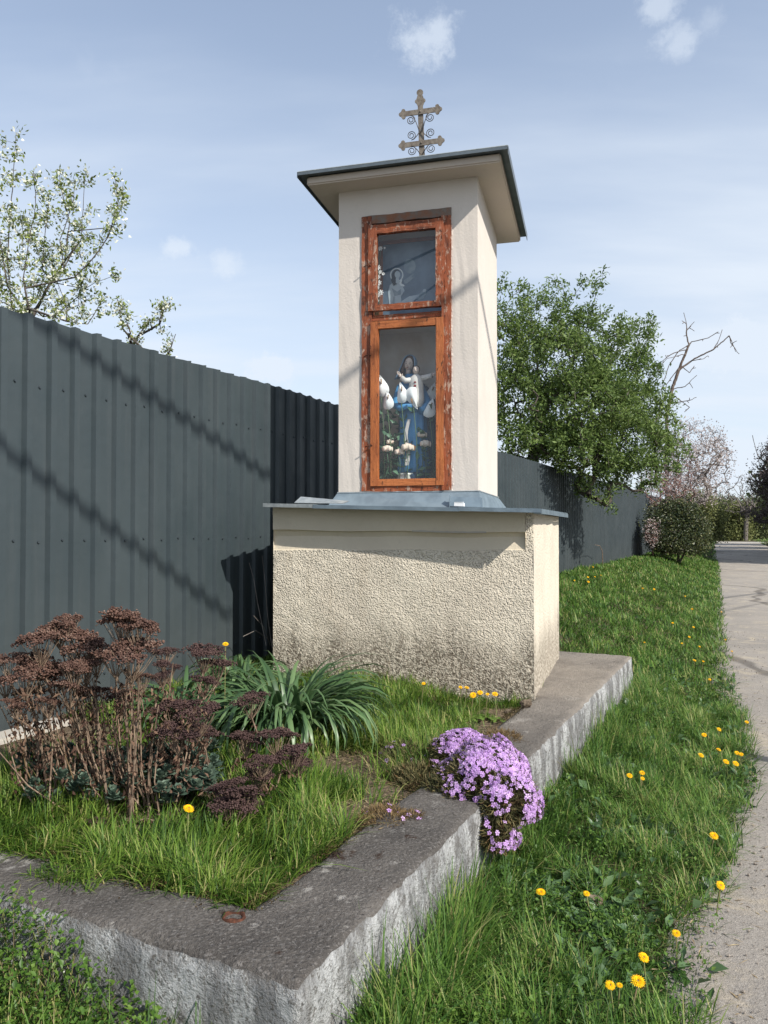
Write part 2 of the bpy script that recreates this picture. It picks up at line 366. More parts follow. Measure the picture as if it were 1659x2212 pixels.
M['sedum_leaf'] = leafmat('stonecrop_leaf', [(.05, .085, .060), (.085, .13, .095), (.13, .18, .13)], .1, .55, .3, 4)
M['dry_head'] = leafmat('dried_flower', [(.048, .030, .026), (.090, .052, .042), (.14, .080, .060), (.22, .155, .125)], .05, .9, .1, 3)
M['dry_head_dark'] = leafmat('dried_flower_dark', [(.040, .026, .027), (.075, .045, .042), (.12, .078, .068)], .05, .9, .1, 3)
M['dry_stalk'] = simple('dried_stalk', (.13, .088, .062), (.26, .19, .135), 25, .85, .2)
M['dry_leaf'] = leafmat('dried_leaf', [(.045, .026, .020), (.085, .048, .034), (.22, .14, .095)], .15, .85, .1, 4)
M['phlox_green'] = leafmat('phlox_foliage', [(.036, .042, .017), (.08, .080, .034), (.14, .13, .055), (.22, .18, .09)], .1, .7, .2, 5)
M['phlox_dry'] = leafmat('phlox_old_stems', [(.07, .045, .022), (.17, .11, .05), (.30, .22, .11)], .1, .8, .15, 5)
M['phlox'] = leafmat('phlox_petal', [(.46, .26, .58), (.57, .35, .68), (.68, .48, .77)], .25, .6, .2, 4)
M['phlox_eye'] = simple('phlox_eye', (.22, .07, .32))
M['dandelion'] = simple('dandelion_yellow', (.83, .56, .010), (.86, .42, .008), 60, .7, .15)
M['dandelion_stem'] = simple('dandelion_stem', (.16, .20, .06), (.22, .16, .09), 20, .6, .3)
M['straw'] = leafmat('straw', [(.16, .11, .06), (.32, .24, .14), (.46, .37, .22)], .15, .8, .15, 5)
# ------------------------------------------------------------------ ground frame: s along the fence, q across (to the right)
A26 = R(26.2); FD = Vector((math.sin(A26), math.cos(A26), 0)); FN = Vector((math.cos(A26), -math.sin(A26), 0))
def W(s, q, z=0.): return FD*s+FN*q+Vector((0, 0, z))
def SQ(x, y): return x*FD.x+y*FD.y, x*FN.x+y*FN.y
QF = -3.947
ES = [-6, 0, 2.4, 3.1, 4.0, 5.4, 7.2, 8.3, 11.0, 13.9, 24, 41, 70, 100, 140]; EQ = [.05, -.12, -.14, -.15, -.12, -.02, -.11, -.21, -.40, -.55, -1.05, -2.05, -3.6, -5.0, -6.]
def qedge(s): return float(np.interp(s, ES, EQ))
def smooth(t): t = min(1., max(0., t)); return t*t*(3-2*t)
def hgt(s, q):
    e = qedge(s)
    if q >= e:
        r = e+4.2
        return -.03 if q < r else -.03+.16*smooth((q-r)/1.5)
    z1 = .11*smooth((e-q-.15)/.9)-.015                      # beside the shrine
    t = (e-q)/max(e-QF, 1.); z2 = .61*smooth((t-.05)*1.3)-.015     # the bank beyond it
    if s > 40: z2 *= max(.15, 1-(s-40)/30)
    k = smooth((s-7.3)/2.2); z = z1*(1-k)+z2*k
    m = smooth((e-q)/.5); return z-.01+m*(.035*mnoise.noise(Vector((s*1.3, q*1.5, 0)))+.022*mnoise.noise(Vector((s*3.4, q*3.8, 6))))
def hit_ground(px, py, dz=0., f=None):
    d = raydir(px, py); t = .5
    for i in range(4000):
        p = Vector((0, 0, EYE))+d*t; s, q = SQ(p.x, p.y); g = (f or hgt)(s, q)+dz
        if p.z <= g: return p
        t += .02 if t < 12 else .1
    return p
def at(px, py, depth):
    d = raydir(px, py); return Vector((0, 0, EYE))+d*(depth/d.y)
def on_plane(px, py, p0, n):
    d = raydir(px, py); c = Vector((0, 0, EYE)); return c+d*((Vector(p0)-c).dot(n)/d.dot(n))
def ground():
    ss = list(np.arange(-4, 14, .25))+list(np.arange(14, 44, .8))+[50, 60, 75, 95, 130, 200, 400, 900]
    qs = [-600, -200, -60, -25, -12, -7]+list(np.arange(-5, 1.4, .2))+[2, 3, 4, 4.6, 5.4, 7, 10, 20, 40, 80, 200, 600]
    V = []; n = len(qs)
    for s in ss:
        for q in qs:
            z = hgt(s, q) if q > -6 else .45
            V.append(W(s, q, z))
    F = [(i*n+j, (i+1)*n+j, (i+1)*n+j+1, i*n+j+1) for i in range(len(ss)-1) for j in range(n-1)]
    V += [W(-40, -600, 0), W(-40, 600, 0)]; k = len(V)-2; F += [(k, 0, n-1, k+1)]
    me = bpy.data.meshes.new('ground'); me.from_pydata(V, [], [f[::-1] for f in F]); me.polygons.foreach_set('use_smooth', [True]*len(F))
    tag(link('ground', me, M['ground']), kind='structure')
ground()
def road():
    ss = list(np.arange(-5, 14, .12))+list(np.arange(14, 45, .6))+list(np.arange(45, 96, 2.5)); mb = MB(); V = []
    for s in ss:
        e = qedge(s)+.05*mnoise.noise(Vector((s*1.7, 3, 0)))+.03*mnoise.noise(Vector((s*6, 9, 0)))
        for k, t in enumerate((-.07, 0, .12, .4, .7, 1)):
            z = (-.035, .006, .01, .02, .02, .0)[k]; V.append(W(s, e+4.2*t, z))
    F = [(i*6+j, i*6+j+1, (i+1)*6+j+1, (i+1)*6+j) for i in range(len(ss)-1) for j in range(5)]
    mb.add(V, F); tag(mb.build('road', M['road'], smooth=True), kind='structure')
    mb = MB(); p = [W(88, -25, .03), W(88, 8, .03), W(95, 8, .03), W(95, -25, .03)]; mb.add(p, [(0, 1, 2, 3)])
    tag(mb.build('pale_track', M['pale_road']), kind='structure')
road()
# ------------------------------------------------------------------ retaining wall (concrete edging) round the flower bed
def wall():
    t = thing('retaining_wall', W(1.73, -1.1, 0), 'low concrete retaining wall with flaking whitewash round the flower bed', 'wall')
    def block(name, S, Q, mask, seed):
        """worn concrete block: grid cells picked by mask, open boundaries get side walls"""
        nz = 9; z0, z1 = -.12, .40; bm = bmesh.new(); cache = {}; ns, nq = len(S)-1, len(Q)-1
        on = [[mask((S[i]+S[i+1])/2, (Q[j]+Q[j+1])/2) for j in range(nq)] for i in range(ns)]
        def cell(i, j): return 0 <= i < ns and 0 <= j < nq and on[i][j]
        def vt(i, j, k):
            key = (i, j, k)
            if key in cache: return cache[key]
            s, q = S[i], Q[j]; z = z0+(z1-z0)*k/nz
            a, b, c, d = (int(v) for v in (cell(i-1, j-1), cell(i-1, j), cell(i, j-1), cell(i, j))); tot = a+b+c+d
            ds = (a+b)-(c+d); dq = (a+c)-(b+d)                # outward directions
            n1 = mnoise.noise(Vector((s*3, q*3, z*3+seed))); n2 = mnoise.noise(Vector((s*16, q*16, z*16+seed))); w_ = .010*n1+.008*n2+.005*mnoise.noise(Vector((s*40, q*40, z*40)))
            if k == nz: z += .009*n1+.004*n2
            if tot < 4:
                us = (ds > 0)-(ds < 0); uq = (dq > 0)-(dq < 0); s += us*w_; q += uq*w_
                if k == nz: z -= .006+.020*max(0, n2+.2); s -= us*.009; q -= uq*.009
            cache[key] = bm.verts.new(W(s, q, z)-WPOS[t]); return cache[key]
        for i in range(ns):
            for j in range(nq):
                if not on[i][j]: continue
                bm.faces.new((vt(i, j, nz), vt(i+1, j, nz), vt(i+1, j+1, nz), vt(i, j+1, nz)))
                for (di, dj, e0, e1) in ((-1, 0, (0, 0), (0, 1)), (1, 0, (1, 0), (1, 1)), (0, -1, (0, 0), (1, 0)), (0, 1, (0, 1), (1, 1))):
                    if cell(i+di, j+dj): continue
                    for k in range(nz): bm.faces.new((vt(i+e0[0], j+e0[1], k), vt(i+e1[0], j+e1[1], k), vt(i+e1[0], j+e1[1], k+1), vt(i+e0[0], j+e0[1], k+1)))
        bmesh.ops.recalc_face_normals(bm, faces=bm.faces)
        me = bpy.data.meshes.new(name); bm.to_mesh(me); bm.free(); me.polygons.foreach_set('use_smooth', [True]*len(me.polygons))
        return link(name, me, M['kerb'], t)
    Qs = list(np.linspace(-3.92, -1.49, 70))+list(np.linspace(-1.46, -1.10, 13))
    block('wall_section', list(np.linspace(1.73, 2.02, 10))+list(np.linspace(2.05, 3.98, 64)), Qs, lambda s, q: s < 2.03 or q > -1.475, 1)['label'] = 'near L-shaped run with grey gritty top'
    block('wall_section', list(np.linspace(3.985, 5.40, 40))+list(np.linspace(5.43, 7.50, 52)), list(np.linspace(-1.95, -1.49, 14))+list(np.linspace(-1.46, -1.10, 12)), lambda s, q: s > 5.42 or q > -1.475, 3)['label'] = 'far run widening into a ledge beside the pedestal'
    # rusty pipe stub left in the top
    c = hit_ground(505, 1988, 0, lambda s, q: .4)
    mb = MB(); n = 14; rings = []
    for (r, z) in ((.034, .392), (.030, .410), (.025, .411), (.022, .398), (.001, .392)):
        rings.append([c+Vector((r*1.15*math.cos(a), r*math.sin(a), z-c.z+.004*math.sin(3*a))) for a in [2*math.pi*k/n for k in range(n)]])
    mb.loft(rings, cap=False); mb.build('pipe_stub', M['rust'], t, True)
    return t
wall()
def bedh(s, q):
    z = .365+.06*smooth((-1.6-q)/1.2)*smooth((s-2.0)/.6)+.012*mnoise.noise(Vector((s*2, q*2, 5)))
    return z+.03*smooth((s-4.5)/1)*smooth((-1.9-q)/.5)
def bed():
    V = []; ss = np.arange(1.95, 7.46, .08); qs = np.arange(-3.95, -1.42, .08); n = len(qs)
    for s in ss:
        for q in qs: V.append(W(s, q, bedh(s, q)+.006*mnoise.noise(Vector((s*12, q*12, 0)))))
    F = [(i*n+j, i*n+j+1, (i+1)*n+j+1, (i+1)*n+j) for i in range(len(ss)-1) for j in range(n-1)]
    me = bpy.data.meshes.new('flower_bed_soil'); me.from_pydata(V, [], F); me.polygons.foreach_set('use_smooth', [True]*len(F))
    tag(link('flower_bed_soil', me, M['soil']), kind='structure')
bed()
# ------------------------------------------------------------------ fence
F0 = Vector((-2.2156, 4.439, 0)); TOPZ = 2.882
def FP(t, z, o=0.): return F0+FD*t+FN*o+Vector((0, 0, z))
def fence():
    th = thing('metal_fence', FP(0, .35), 'long dark grey corrugated metal sheet fence behind the wayside shrine', 'fence')
    prof = [(-.007, -.029), (.007, 0), (.050, 0), (.064, -.029)]; per = .1785; k = -12; t0 = .1635
    npan = 0
    scr = bpy.data.meshes.new('screw'); bm = bmesh.new()
    bmesh.ops.create_cone(bm, cap_ends=True, segments=8, radius1=.0105, radius2=.007, depth=.008, matrix=Matrix.Rotation(R(90), 4, 'Y')); 
    for v in bm.verts: v.co = Matrix.Rotation(-A26, 3, 'Z') @ v.co
    bm.to_mesh(scr); bm.free(); scr.materials.append(M['screw'])
    while t0+k*per < 42:
        pts = []
        lap = .004 if npan % 2 else 0.
        for j in range(6):
            c = t0+(k+j)*per
            pts += [(c+a, o+lap) for a, o in prof]
        c = t0+(k+6)*per; pts += [(c-.007, -.03+lap), (c+.007, lap), (c+.045, lap)]
        step = .010*(((npan*7) % 5)/5-.4)
        V = []; m = len(pts)
        for z in (0, 1):
            for (t, o) in pts:
                s, q = SQ(*FP(t, 0)[:2]); zb = .30 if t < 5.8 else min(.45, max(.25, hgt(s, QF+.1)-.12))
                V.append(FP(t, zb if z == 0 else TOPZ+step+(.004*((int(t*100)) % 3)), o))
        F = [(i, i+1, m+i+1, m+i) for i in range(m-1)]
        mb = MB(); mb.add(V, F); o = mb.build('sheet_panel', M['fence'], th)
        md = o.modifiers.new('thick', 'SOLIDIFY'); md.thickness = .0015
        if t0+k*per < 13:
            for j in range(6):
                t = t0+(k+j)*per+.121
                for z in (2.461, 1.511, .62):
                    link('screw', scr, [], th, FP(t, z+.004*((j*3) % 4), -.0245+lap))
        k += 6; npan += 1
    for t in np.arange(-1.0, 42, 2.5):
        mb = MB(); mb.box(FP(t, .1, -.12), FD*.06, FN*.06, (0, 0, 2.7)); mb.build('fence_post', M['screw'], th)
    for z in (1.49, 2.44):
        mb = MB(); mb.box(FP(-2, z, -.058), FD*44, FN*.022, (0, 0, .04)); mb.build('fence_rail', M['screw'], th)
    # pale scratches in the paint
    for (px, py, l) in ((241, 1105, 42), (284, 1145, 32), (459, 1290, 38), (476, 990, 8), (578, 1200, 6)):
        p = on_plane(px, py, FP(0, 0, -.03), FN); mb = MB(); mb.box(p+FN*.0015, FD*.003, FN*.0006, (0, 0, l*.0032)); mb.build('scratch', M['zinc_light'], th)
    # pale concrete plinth piece at its foot, left
    return th
fence()
mb = MB(); c = FP(-.25, .30, .10); mb.box(c, FD*.55, FN*.16, (0, 0, .16))
tag(mb.build('plinth_block', M['pale_road'], bevel=.012, loc=c), 'pale concrete block lying at the foot of the fence, far left', 'concrete block')
# ------------------------------------------------------------------ shrine
B0 = Vector((1.047, 5.385, 0)); ab = R(18.1); BR = Vector((math.cos(ab), -math.sin(ab), 0)); BB = Vector((math.sin(ab), math.cos(ab), 0))   # right, back
ac = R(15); CR = Vector((math.cos(ac), -math.sin(ac), 0)); CB = Vector((math.sin(ac), math.cos(ac), 0))
d0 = 5.97; C0 = Vector((.1227*d0, d0, 0)); CW = 1.142; CD = 1.28
BW, BD = 2.01, 1.85
def BP(a, b, z): return B0-BR*a+BB*b+Vector((0, 0, z))       # a to the left, b to the back
def CP(a, b, z): return C0-CR*a+CB*b+Vector((0, 0, z))
def col_az(px, py, out=0.):                                     # pixel on the column front -> (a, z)
    p = on_plane(px, py, C0-CB*out, CB); v = p-C0; return -v.dot(CR), p.z
shrine = thing('wayside_shrine', BP(1, .9, .36), 'cream plastered wayside shrine with glazed wooden case and metal roof', 'shrine')
def shrine_base():
    def capz(a, b): return 1.722+.028*a+.004*b
    # pedestal: front with plaster band and a smooth recess below it
    bm = MB(); z0 = .22
    L0, R0 = 0., BW
    # profile grid on the front: rows of z; recess between zr0..zr1 from a=.05 to BW
    zr1, zr0, dr = 1.565, 1.44, .035
    aa = [0, .055]+list(np.linspace(.15, BW, 24))
    def fr(a, z, b=0.):
        return BP(a, b+.006*mnoise.noise(Vector((a*4, z*4, 0)))+.004*mnoise.noise(Vector((a*19, z*19, 2))), z)
    zs = list(np.linspace(z0, 1.40, 22))
    lean = lambda z: 0
    def rec0(a): return zr0-.012*a/BW+.004*math.sin(a*9)
    def rec1(a): return zr1+.018*a/BW+.004*math.sin(a*7+1)
    def grid(name, A, Zf, mat, bfun=lambda a, i: 0.):
        mb = MB(); V = [];
        for a in A:
            for i, z in enumerate(Zf(a)): V.append(fr(a, z, bfun(a, i)))
        n = len(Zf(A[0])); F = [(i*n+j, i*n+j+1, (i+1)*n+j+1, (i+1)*n+j) for i in range(len(A)-1) for j in range(n-1)]
        mb.add(V, F); return mb.build(name, mat, shrine, recalc=False)
    grid('pedestal_front', aa, lambda a: [z0+(rec0(a)-z0)*i/22 for i in range(23)], M['rough_render'])
    grid('plaster_band', aa[1:], lambda a: [rec1(a)+(capz(a, 0)-.004-rec1(a))*i/3 for i in range(4)], M['recess'], lambda a, i: -.012)
    # recess surfaces
    mb = MB(); V = []
    for a in aa[1:]:
        V += [fr(a, rec0(a)), BP(a, dr*.25, rec0(a)+.006), BP(a, dr, (rec0(a)+rec1(a))/2+.03), BP(a, dr*.55, rec1(a)-.006), fr(a, rec1(a), -.012)]
    n = 5; mb.add(V, [(i*n+j, i*n+j+1, (i+1)*n+j+1, (i+1)*n+j) for i in range(len(aa)-2) for j in range(n-1)])
    mb.add([V[0], V[1], V[2], V[3], V[4]], [(0, 1, 2, 3, 4)]); mb.build('recess', M['recess'], shrine)
    mb = MB(); mb.add([fr(0, rec0(0)), fr(.055, rec0(.055)), fr(.055, capz(0, 0)-.004, -.012), fr(0, capz(0, 0)-.004)], [(0, 1, 2, 3)])
    mb.add([fr(.055, rec0(.055)), fr(.055, capz(0, 0)-.004, -.012), BP(.055, 0.03, 1.7), BP(.055, .03, 1.44)], [(0, 1, 2, 3)]); mb.build('corner_render', M['rough_render'], shrine)
    # pale ragged strip along the lower edge of the band
    mb = MB(); A = np.linspace(.33, .88, 26)
    V = []
    for i, a in enumerate(A):
        e = .006+.008*abs(mnoise.noise(Vector((a*30, 0, 0))))*min(1, i/3, (25-i)/3); V += [fr(a, rec1(a)-.004, -.016), fr(a, rec1(a)+e, -.016)]
    mb.add(V, [(2*i, 2*i+1, 2*i+3, 2*i+2) for i in range(25)]); mb.build('pale_arris_strip', M['pale_road'], shrine)
    # right side, left side, back
    mb = MB(); V = []; bs = np.linspace(0, BD, 26); zz = np.linspace(z0, 1.70, 24)
    for b in bs:
        for z in zz:
            j = .012*mnoise.noise(Vector((b*3, z*3, 7)))+.006*mnoise.noise(Vector((b*15, z*15, 7))) if 0 < b < BD else .004*mnoise.noise(Vector((z*15, 0, 1)))
            V.append(BP(-j if b > 0 else 0, b, z))
    n = len(zz); mb.add(V, [(i*n+j, (i+1)*n+j, (i+1)*n+j+1, i*n+j+1) for i in range(len(bs)-1) for j in range(n-1)]); mb.build('pedestal_side', M['side_render'], shrine, True)
    mb = MB(); mb.add([BP(BW, 0, z0), BP(BW, BD, z0), BP(BW, BD, 1.75), BP(BW, 0, 1.765)], [(3, 2, 1, 0)])
    mb.add([BP(BW, BD, z0), BP(0, BD, z0), BP(0, BD, 1.72), BP(BW, BD, 1.75)], [(0, 1, 2, 3)]); mb.build('pedestal_back', M['side_render'], shrine)
    # sheet metal cap: three lapped sheets with folded drip edge
    def sheet(a0, a1, dz, nm='cap_sheet', mat=None):
        mb = MB(); o = .10; th = .006; fo = lambda a: .205-.042*a
        P = [(a0, -fo(a0)), (a1, -fo(a1)), (a1, BD+o), (a0, BD+o)]
        top = [BP(a, b, capz(a, b)+th+dz) for a, b in P]; bot = [BP(a, b, capz(a, b)+dz) for a, b in P]
        mb.add(bot+top, [(0, 3, 2, 1), (4, 5, 6, 7), (0, 1, 5, 4), (1, 2, 6, 5), (2, 3, 7, 6), (3, 0, 4, 7)])
        mb.box(BP(a0, -fo(a0), capz(a0, 0)-.022+dz), BP(a1, -fo(a1), capz(a1, 0))-BP(a0, -fo(a0), capz(a0, 0)), BB*-.004, (0, 0, .028))
        return mb.build(nm, mat or M['zinc'], shrine)
    sheet(-.075, .50, .003); sheet(.49, 1.62, .0); sheet(1.615, BW+.03, .003, mat=M['zinc_light'])['label'] = 'paler left cap sheet'
    mb = MB(); o = .075; mb.box(BP(-o, -.20, 1.715-.020), BB*(BD+.3), -BR*-.004, (0, 0, .032)); mb.build('drip_edge', M['zinc'], shrine)
    # flashing skirt round the column foot
    mb = MB(); zt, k = 1.885, .13; e = .006
    top = [CP(-e, -e, zt), CP(CW+e, -e, zt), CP(CW+e, CD, zt), CP(-e, CD, zt)]
    bot = [CP(-k*.35, -k, capz(.4, 0)+.008), CP(CW+k*.35, -k, capz(1.6, 0)+.008), CP(CW+k*.35, CD, 1.78), CP(-k*.9, CD, 1.74)]
    mb.add(bot+top, [(0, 1, 5, 4), (1, 2, 6, 5), (3, 0, 4, 7)]); mb.build('flashing', M['zinc'], shrine, recalc=True)
    mb = MB(); mb.tube([CP(-e, -e-.004, zt), CP(CW+e, -e-.004, zt)], .006, 6); mb.tube([CP(-e-.004, -e, zt), CP(-e-.004, CD, zt)], .006, 6); mb.build('flashing_bead', M['zinc_light'], shrine)
    mb = MB(); mb.box(CP(.20, -.125, 1.765), CR*.25+Vector((0, 0, -.01)), CB*.003+Vector((0, 0, .0)), (0, 0.02, .075)); mb.box(CP(.205, -.13, 1.74), CR*.004, CB*.03, (0, 0, .11)); mb.build('lap_seam', M['zinc'], shrine)
shrine_base()
# loose sheet offcut lying on the cap, and a scrap of white paper
p = BP(1.72, .1, 1.79); mb = MB(); n = 8
V = []
for i in range(n+1):
    t = i/n; q = BP(1.80-.40*t, -.07+.02*math.sin(t*3), 1.790-.010*t); V += [q+Vector((0, 0, .0)), q+BB*.12+Vector((0, 0, .05-.028*t))]
for i in range(n+1):
    t = i/n; V += [V[2*i]+Vector((0, 0, .003)), V[2*i+1]+Vector((0, 0, .003))]
m = 2*(n+1); F = [(2*i, 2*i+2, 2*i+3, 2*i+1) for i in range(n)]+[(m+2*i, m+2*i+1, m+2*i+3, m+2*i+2) for i in range(n)]+[(2*i, m+2*i, m+2*i+2, 2*i+2) for i in range(n)]+[(2*i+1, 2*i+3, m+2*i+3, m+2*i+1) for i in range(n)]
mb.add(V, F); tag(mb.build('metal_offcut', M['zinc_light'], loc=p), 'bent pale metal sheet offcut lying on the left end of the shrine cap', 'metal sheet')
p = BP(.53, -.165, 1.753); mb = MB(); mb.box(p, -BR*-.068+Vector((0, 0, -.003)), BB*.035, (0, 0, .022)); mb.box(p+Vector((0, 0, .024)), BR*.064, BB*.03, (0, 0, .003))
tag(mb.build('paper_scrap', simple('white_card', (.8, .8, .8)), loc=p), 'small white folded card lying on the grey metal cap right of the window', 'card')
# ---- column with a hollow niche
ZB = 1.80; ZT = col_az(1035, 381)[1]
aR = col_az(974, 760)[0]; aL = col_az(783, 760)[0]; zW0 = col_az(880, 1060)[1]; zW1 = (col_az(780, 470)[1]+col_az(974, 450)[1])/2
wo = .0
def column():
    mb = MB(); nd = .50
    def P(a, b, z): return CP(a, b, z)
    # front ring, subdivided
    def patch(a0, a1, z0, z1, na=6, nz=10):
        V = [P(a0+(a1-a0)*i/na, .003*mnoise.noise(Vector((i*.9+a0*9, j*.7+z0*5, 0))) if 0 < i < na and 0 < j < nz else 0, z0+(z1-z0)*j/nz) for i in range(na+1) for j in range(nz+1)]
        mb.add(V, [(i*(nz+1)+j, i*(nz+1)+j+1, (i+1)*(nz+1)+j+1, (i+1)*(nz+1)+j) for i in range(na) for j in range(nz)])
    patch(0, aR, ZB, ZT); patch(aL, CW, ZB, ZT); patch(aR, aL, ZB, zW0, 4, 2); patch(aR, aL, zW1, ZT, 6, 4)
    mb.add([P(0, 0, ZB), P(0, CD, ZB), P(0, CD, ZT), P(0, 0, ZT)], [(0, 1, 2, 3)])
    mb.add([P(CW, 0, ZB), P(CW, CD, ZB), P(CW, CD, ZT), P(CW, 0, ZT)], [(3, 2, 1, 0)])
    mb.add([P(0, CD, ZB), P(CW, CD, ZB), P(CW, CD, ZT), P(0, CD, ZT)], [(0, 1, 2, 3)])
    mb.add([P(0, 0, ZT), P(CW, 0, ZT), P(CW, CD, ZT), P(0, CD, ZT)], [(0, 1, 2, 3)])
    mb.build('column', M['plaster'], shrine)
    # niche lining: lower chamber and upper chamber with a shelf between
    zm = col_az(880, 684)[1]; mb = MB(); a0, a1 = aR+.0, aL-.0
    for (z0, z1, n) in ((zW0+.01, zm-.015, .46), (zm+.015, zW1-.01, .34)):
        q = [P(a0, 0, z0), P(a1, 0, z0), P(a1, 0, z1), P(a0, 0, z1)]; r = [P(a0, n, z0), P(a1, n, z0), P(a1, n, z1), P(a0, n, z1)]
        mb.add(q+r, [(0, 1, 5, 4), (3, 7, 6, 2), (0, 4, 7, 3), (1, 2, 6, 5), (4, 5, 6, 7)])
    mb.build('niche', M['niche'], shrine)
    # ochre damp stains on the niche back
    return zm
ZM = column()
def cornice():
    mb = MB(); o = .205; z0 = ZT; h = .065
    mb.box(CP(-o, -o, z0), -CR*(CW+2*o), CB*(CD+2*o), (0, 0, h)); mb.build('cornice', M['cornice'], shrine, bevel=.010)
    # roof: low hipped sheet with folded edge
    o = .26; z1 = z0+h+.004; a = [CP(-o, -o, z1), CP(CW+o, -o, z1), CP(CW+o, CD+o, z1-.0), CP(-o, CD+o, z1-.0)]; t = [p+Vector((0, 0, .016)) for p in a]
    ap = CP(CW/2, CD/2, z1+.17)
    mb = MB(); mb.add(a+t+[ap], [(3, 2, 1, 0), (0, 1, 5, 4), (1, 2, 6, 5), (2, 3, 7, 6), (3, 0, 4, 7), (4, 5, 8), (5, 6, 8), (6, 7, 8), (7, 4, 8)]); mb.build('roof_sheet', M['roof_metal'], shrine, recalc=True)
    mb = MB(); mb.tube([t[0]+Vector((0, 0, .0)), t[1]], .007, 6); mb.tube([t[0], t[3]], .007, 6); mb.build('roof_bead', M['zinc_light'], shrine)  # folded lip; its paler metal paints in the light the edge catches
    mb = MB(); mb.box(CP(-o-.002, -o, z1-.040), CB*(CD+2*o), CR*.004, (0, 0, .055)); mb.box(CP(-o, -o-.002, z1-.010), -CR*(CW+2*o), -CB*.003, (0, 0, .022)); mb.box(CP(CW+o+.002, -o, z1-.025), CB*(CD+2*o), -CR*.004, (0, 0, .045)); mb.build('fascia_strip', M['roof_metal'], shrine)
    return ap
APEX = cornice()
def window():
    # bar on the column plane: a0>a1 to the left. out = how far it stands proud of the plaster
    def bar(mb, a0, a1, z0, z1, b0, b1, jit=.0, seg=1, tl=0.):
        if seg == 1 and not jit:
            mb.box(CP(a0, b0, z0), -CR*(a1-a0), CB*(b1-b0), (0, 0, z1-z0)); return
        vert = (z1-z0) > abs(a1-a0); rings = []
        for i in range(seg+1):
            t = i/seg; j = [jit*mnoise.noise(Vector((t*seg*.6+k*9, a0*7+k, z0*3))) for k in range(4)]
            if vert:
                z = z0+(z1-z0)*t; rings.append([CP(a0+j[0], b0+j[1], z), CP(a1+j[2], b0+j[1], z), CP(a1+j[2], b1, z), CP(a0+j[0], b1, z)])
            else:
                a = a0+(a1-a0)*t; rings.append([CP(a, b0+j[1], z0+j[0]), CP(a, b0+j[1], z1+j[2]), CP(a, b1, z1+j[2]), CP(a, b1, z0+j[0])])
        mb.loft(rings)
    case = [('v', aL-.0, aL-.075), ('v', aR+.0, aR+.075)]
    # casing (outer frame)
    mb = MB(); bar(mb, aL+.004, aL-.080, zW0, zW1-.0, -.012, .07, .006, 46); mb.build('frame_jamb', M['wood_old'], shrine, recalc=True)
    mb = MB(); bar(mb, aR-.004, aR+.052, zW0, zW1-.06, -.014, .07, .006, 46); bar(mb, aR+.052, aR+.070, zW0, zW1-.06, -.028, .07, .003, 40); mb.build('frame_jamb', M['wood_old'], shrine, recalc=True)
    mb = MB(); bar(mb, aL+.005, aR-.006, zW1-.062, zW1+.004, -.008, .07, .006, 20); mb.build('frame_head', simple('bare_grey_lintel', (.17, .145, .125), (.22, .11, .07), 14, .9, .1, 0, .004, 60), shrine, recalc=True)
    mb = MB(); bar(mb, aL-.08, aR+.07, zW0-.004, zW0+.045, -.016, .07, .004, 16); mb.build('frame_sill', M['wood_old_h'], shrine, recalc=True)
    mb = MB(); bar(mb, aL-.08, aR+.07, ZM-.012, ZM+.030, .006, .07, .003, 16); mb.build('frame_rail', M['wood_old_h'], shrine, recalc=True)
    glass, nt, b = newmat('window_glass'); N = nt.nodes
    tr = N.new('ShaderNodeBsdfTransparent'); tr.inputs[0].default_value = (.90, .93, .94, 1); gl = N.new('ShaderNodeBsdfGlossy'); gl.inputs['Roughness'].default_value = .0
    lf = N.new('ShaderNodeLayerWeight'); lf.inputs[0].default_value = .5; pw = N.new('ShaderNodeMath'); pw.operation = 'POWER'; pw.inputs[1].default_value = 4; nt.links.new(lf.outputs['Facing'], pw.inputs[0]); lw = N.new('ShaderNodeMath'); lw.operation = 'MULTIPLY_ADD'; lw.inputs[1].default_value = .6; lw.inputs[2].default_value = .06; nt.links.new(pw.outputs[0], lw.inputs[0]); mx = N.new('ShaderNodeMixShader')
    nt.links.new(lw.outputs[0], mx.inputs[0]); nt.links.new(tr.outputs[0], mx.inputs[1]); nt.links.new(gl.outputs[0], mx.inputs[2]); nt.links.new(mx.outputs[0], N['Material Output'].inputs[0])
    def sash(name, O, I, mv, mh, jit, label):
        (oa0, oz0), (oa1, oz1) = O; (ia0, iz0), (ia1, iz1) = I       # left/bottom, right/top   (a larger = left)
        t = MB(); t.v = []
        f = MB(); bar(f, oa0, ia0, oz0, oz1, -.030, .020, jit, 30); root = f.build(name, mv, shrine, recalc=True); root['label'] = label
        f = MB(); bar(f, ia1, oa1, oz0, oz1, -.030, .020, jit, 30); f.build('stile', mv, root, recalc=True)
        f = MB(); bar(f, ia0, ia1, oz0, iz0, -.027, .018, jit, 16); f.build('bottom_rail', mh, root, recalc=True)
        f = MB(); bar(f, ia0, ia1, iz1, oz1, -.027, .018, jit, 16); f.build('top_rail', mh, root, recalc=True)
        f = MB(); f.add([CP(ia0, -.004, iz0), CP(ia1, -.004, iz0), CP(ia1, -.004, iz1), CP(ia0, -.004, iz1)], [(0, 1, 2, 3)]); f.build('pane', glass, root)
        return root
    az = lambda px, py: col_az(px, py, .03)
    U = sash('upper_sash', (az(795, 672), az(956, 470)), (az(813, 658), az(941, 491)), M['wood_old'], M['wood_old_h'], .005, 'upper glazed sash with badly flaking paint')
    D = sash('lower_sash', (az(800, 1050), az(958, 684)), (az(816, 1035), az(941.5, 701)), M['wood_new'], M['wood_new_h'], .0008, 'lower glazed sash in brighter orange wood')
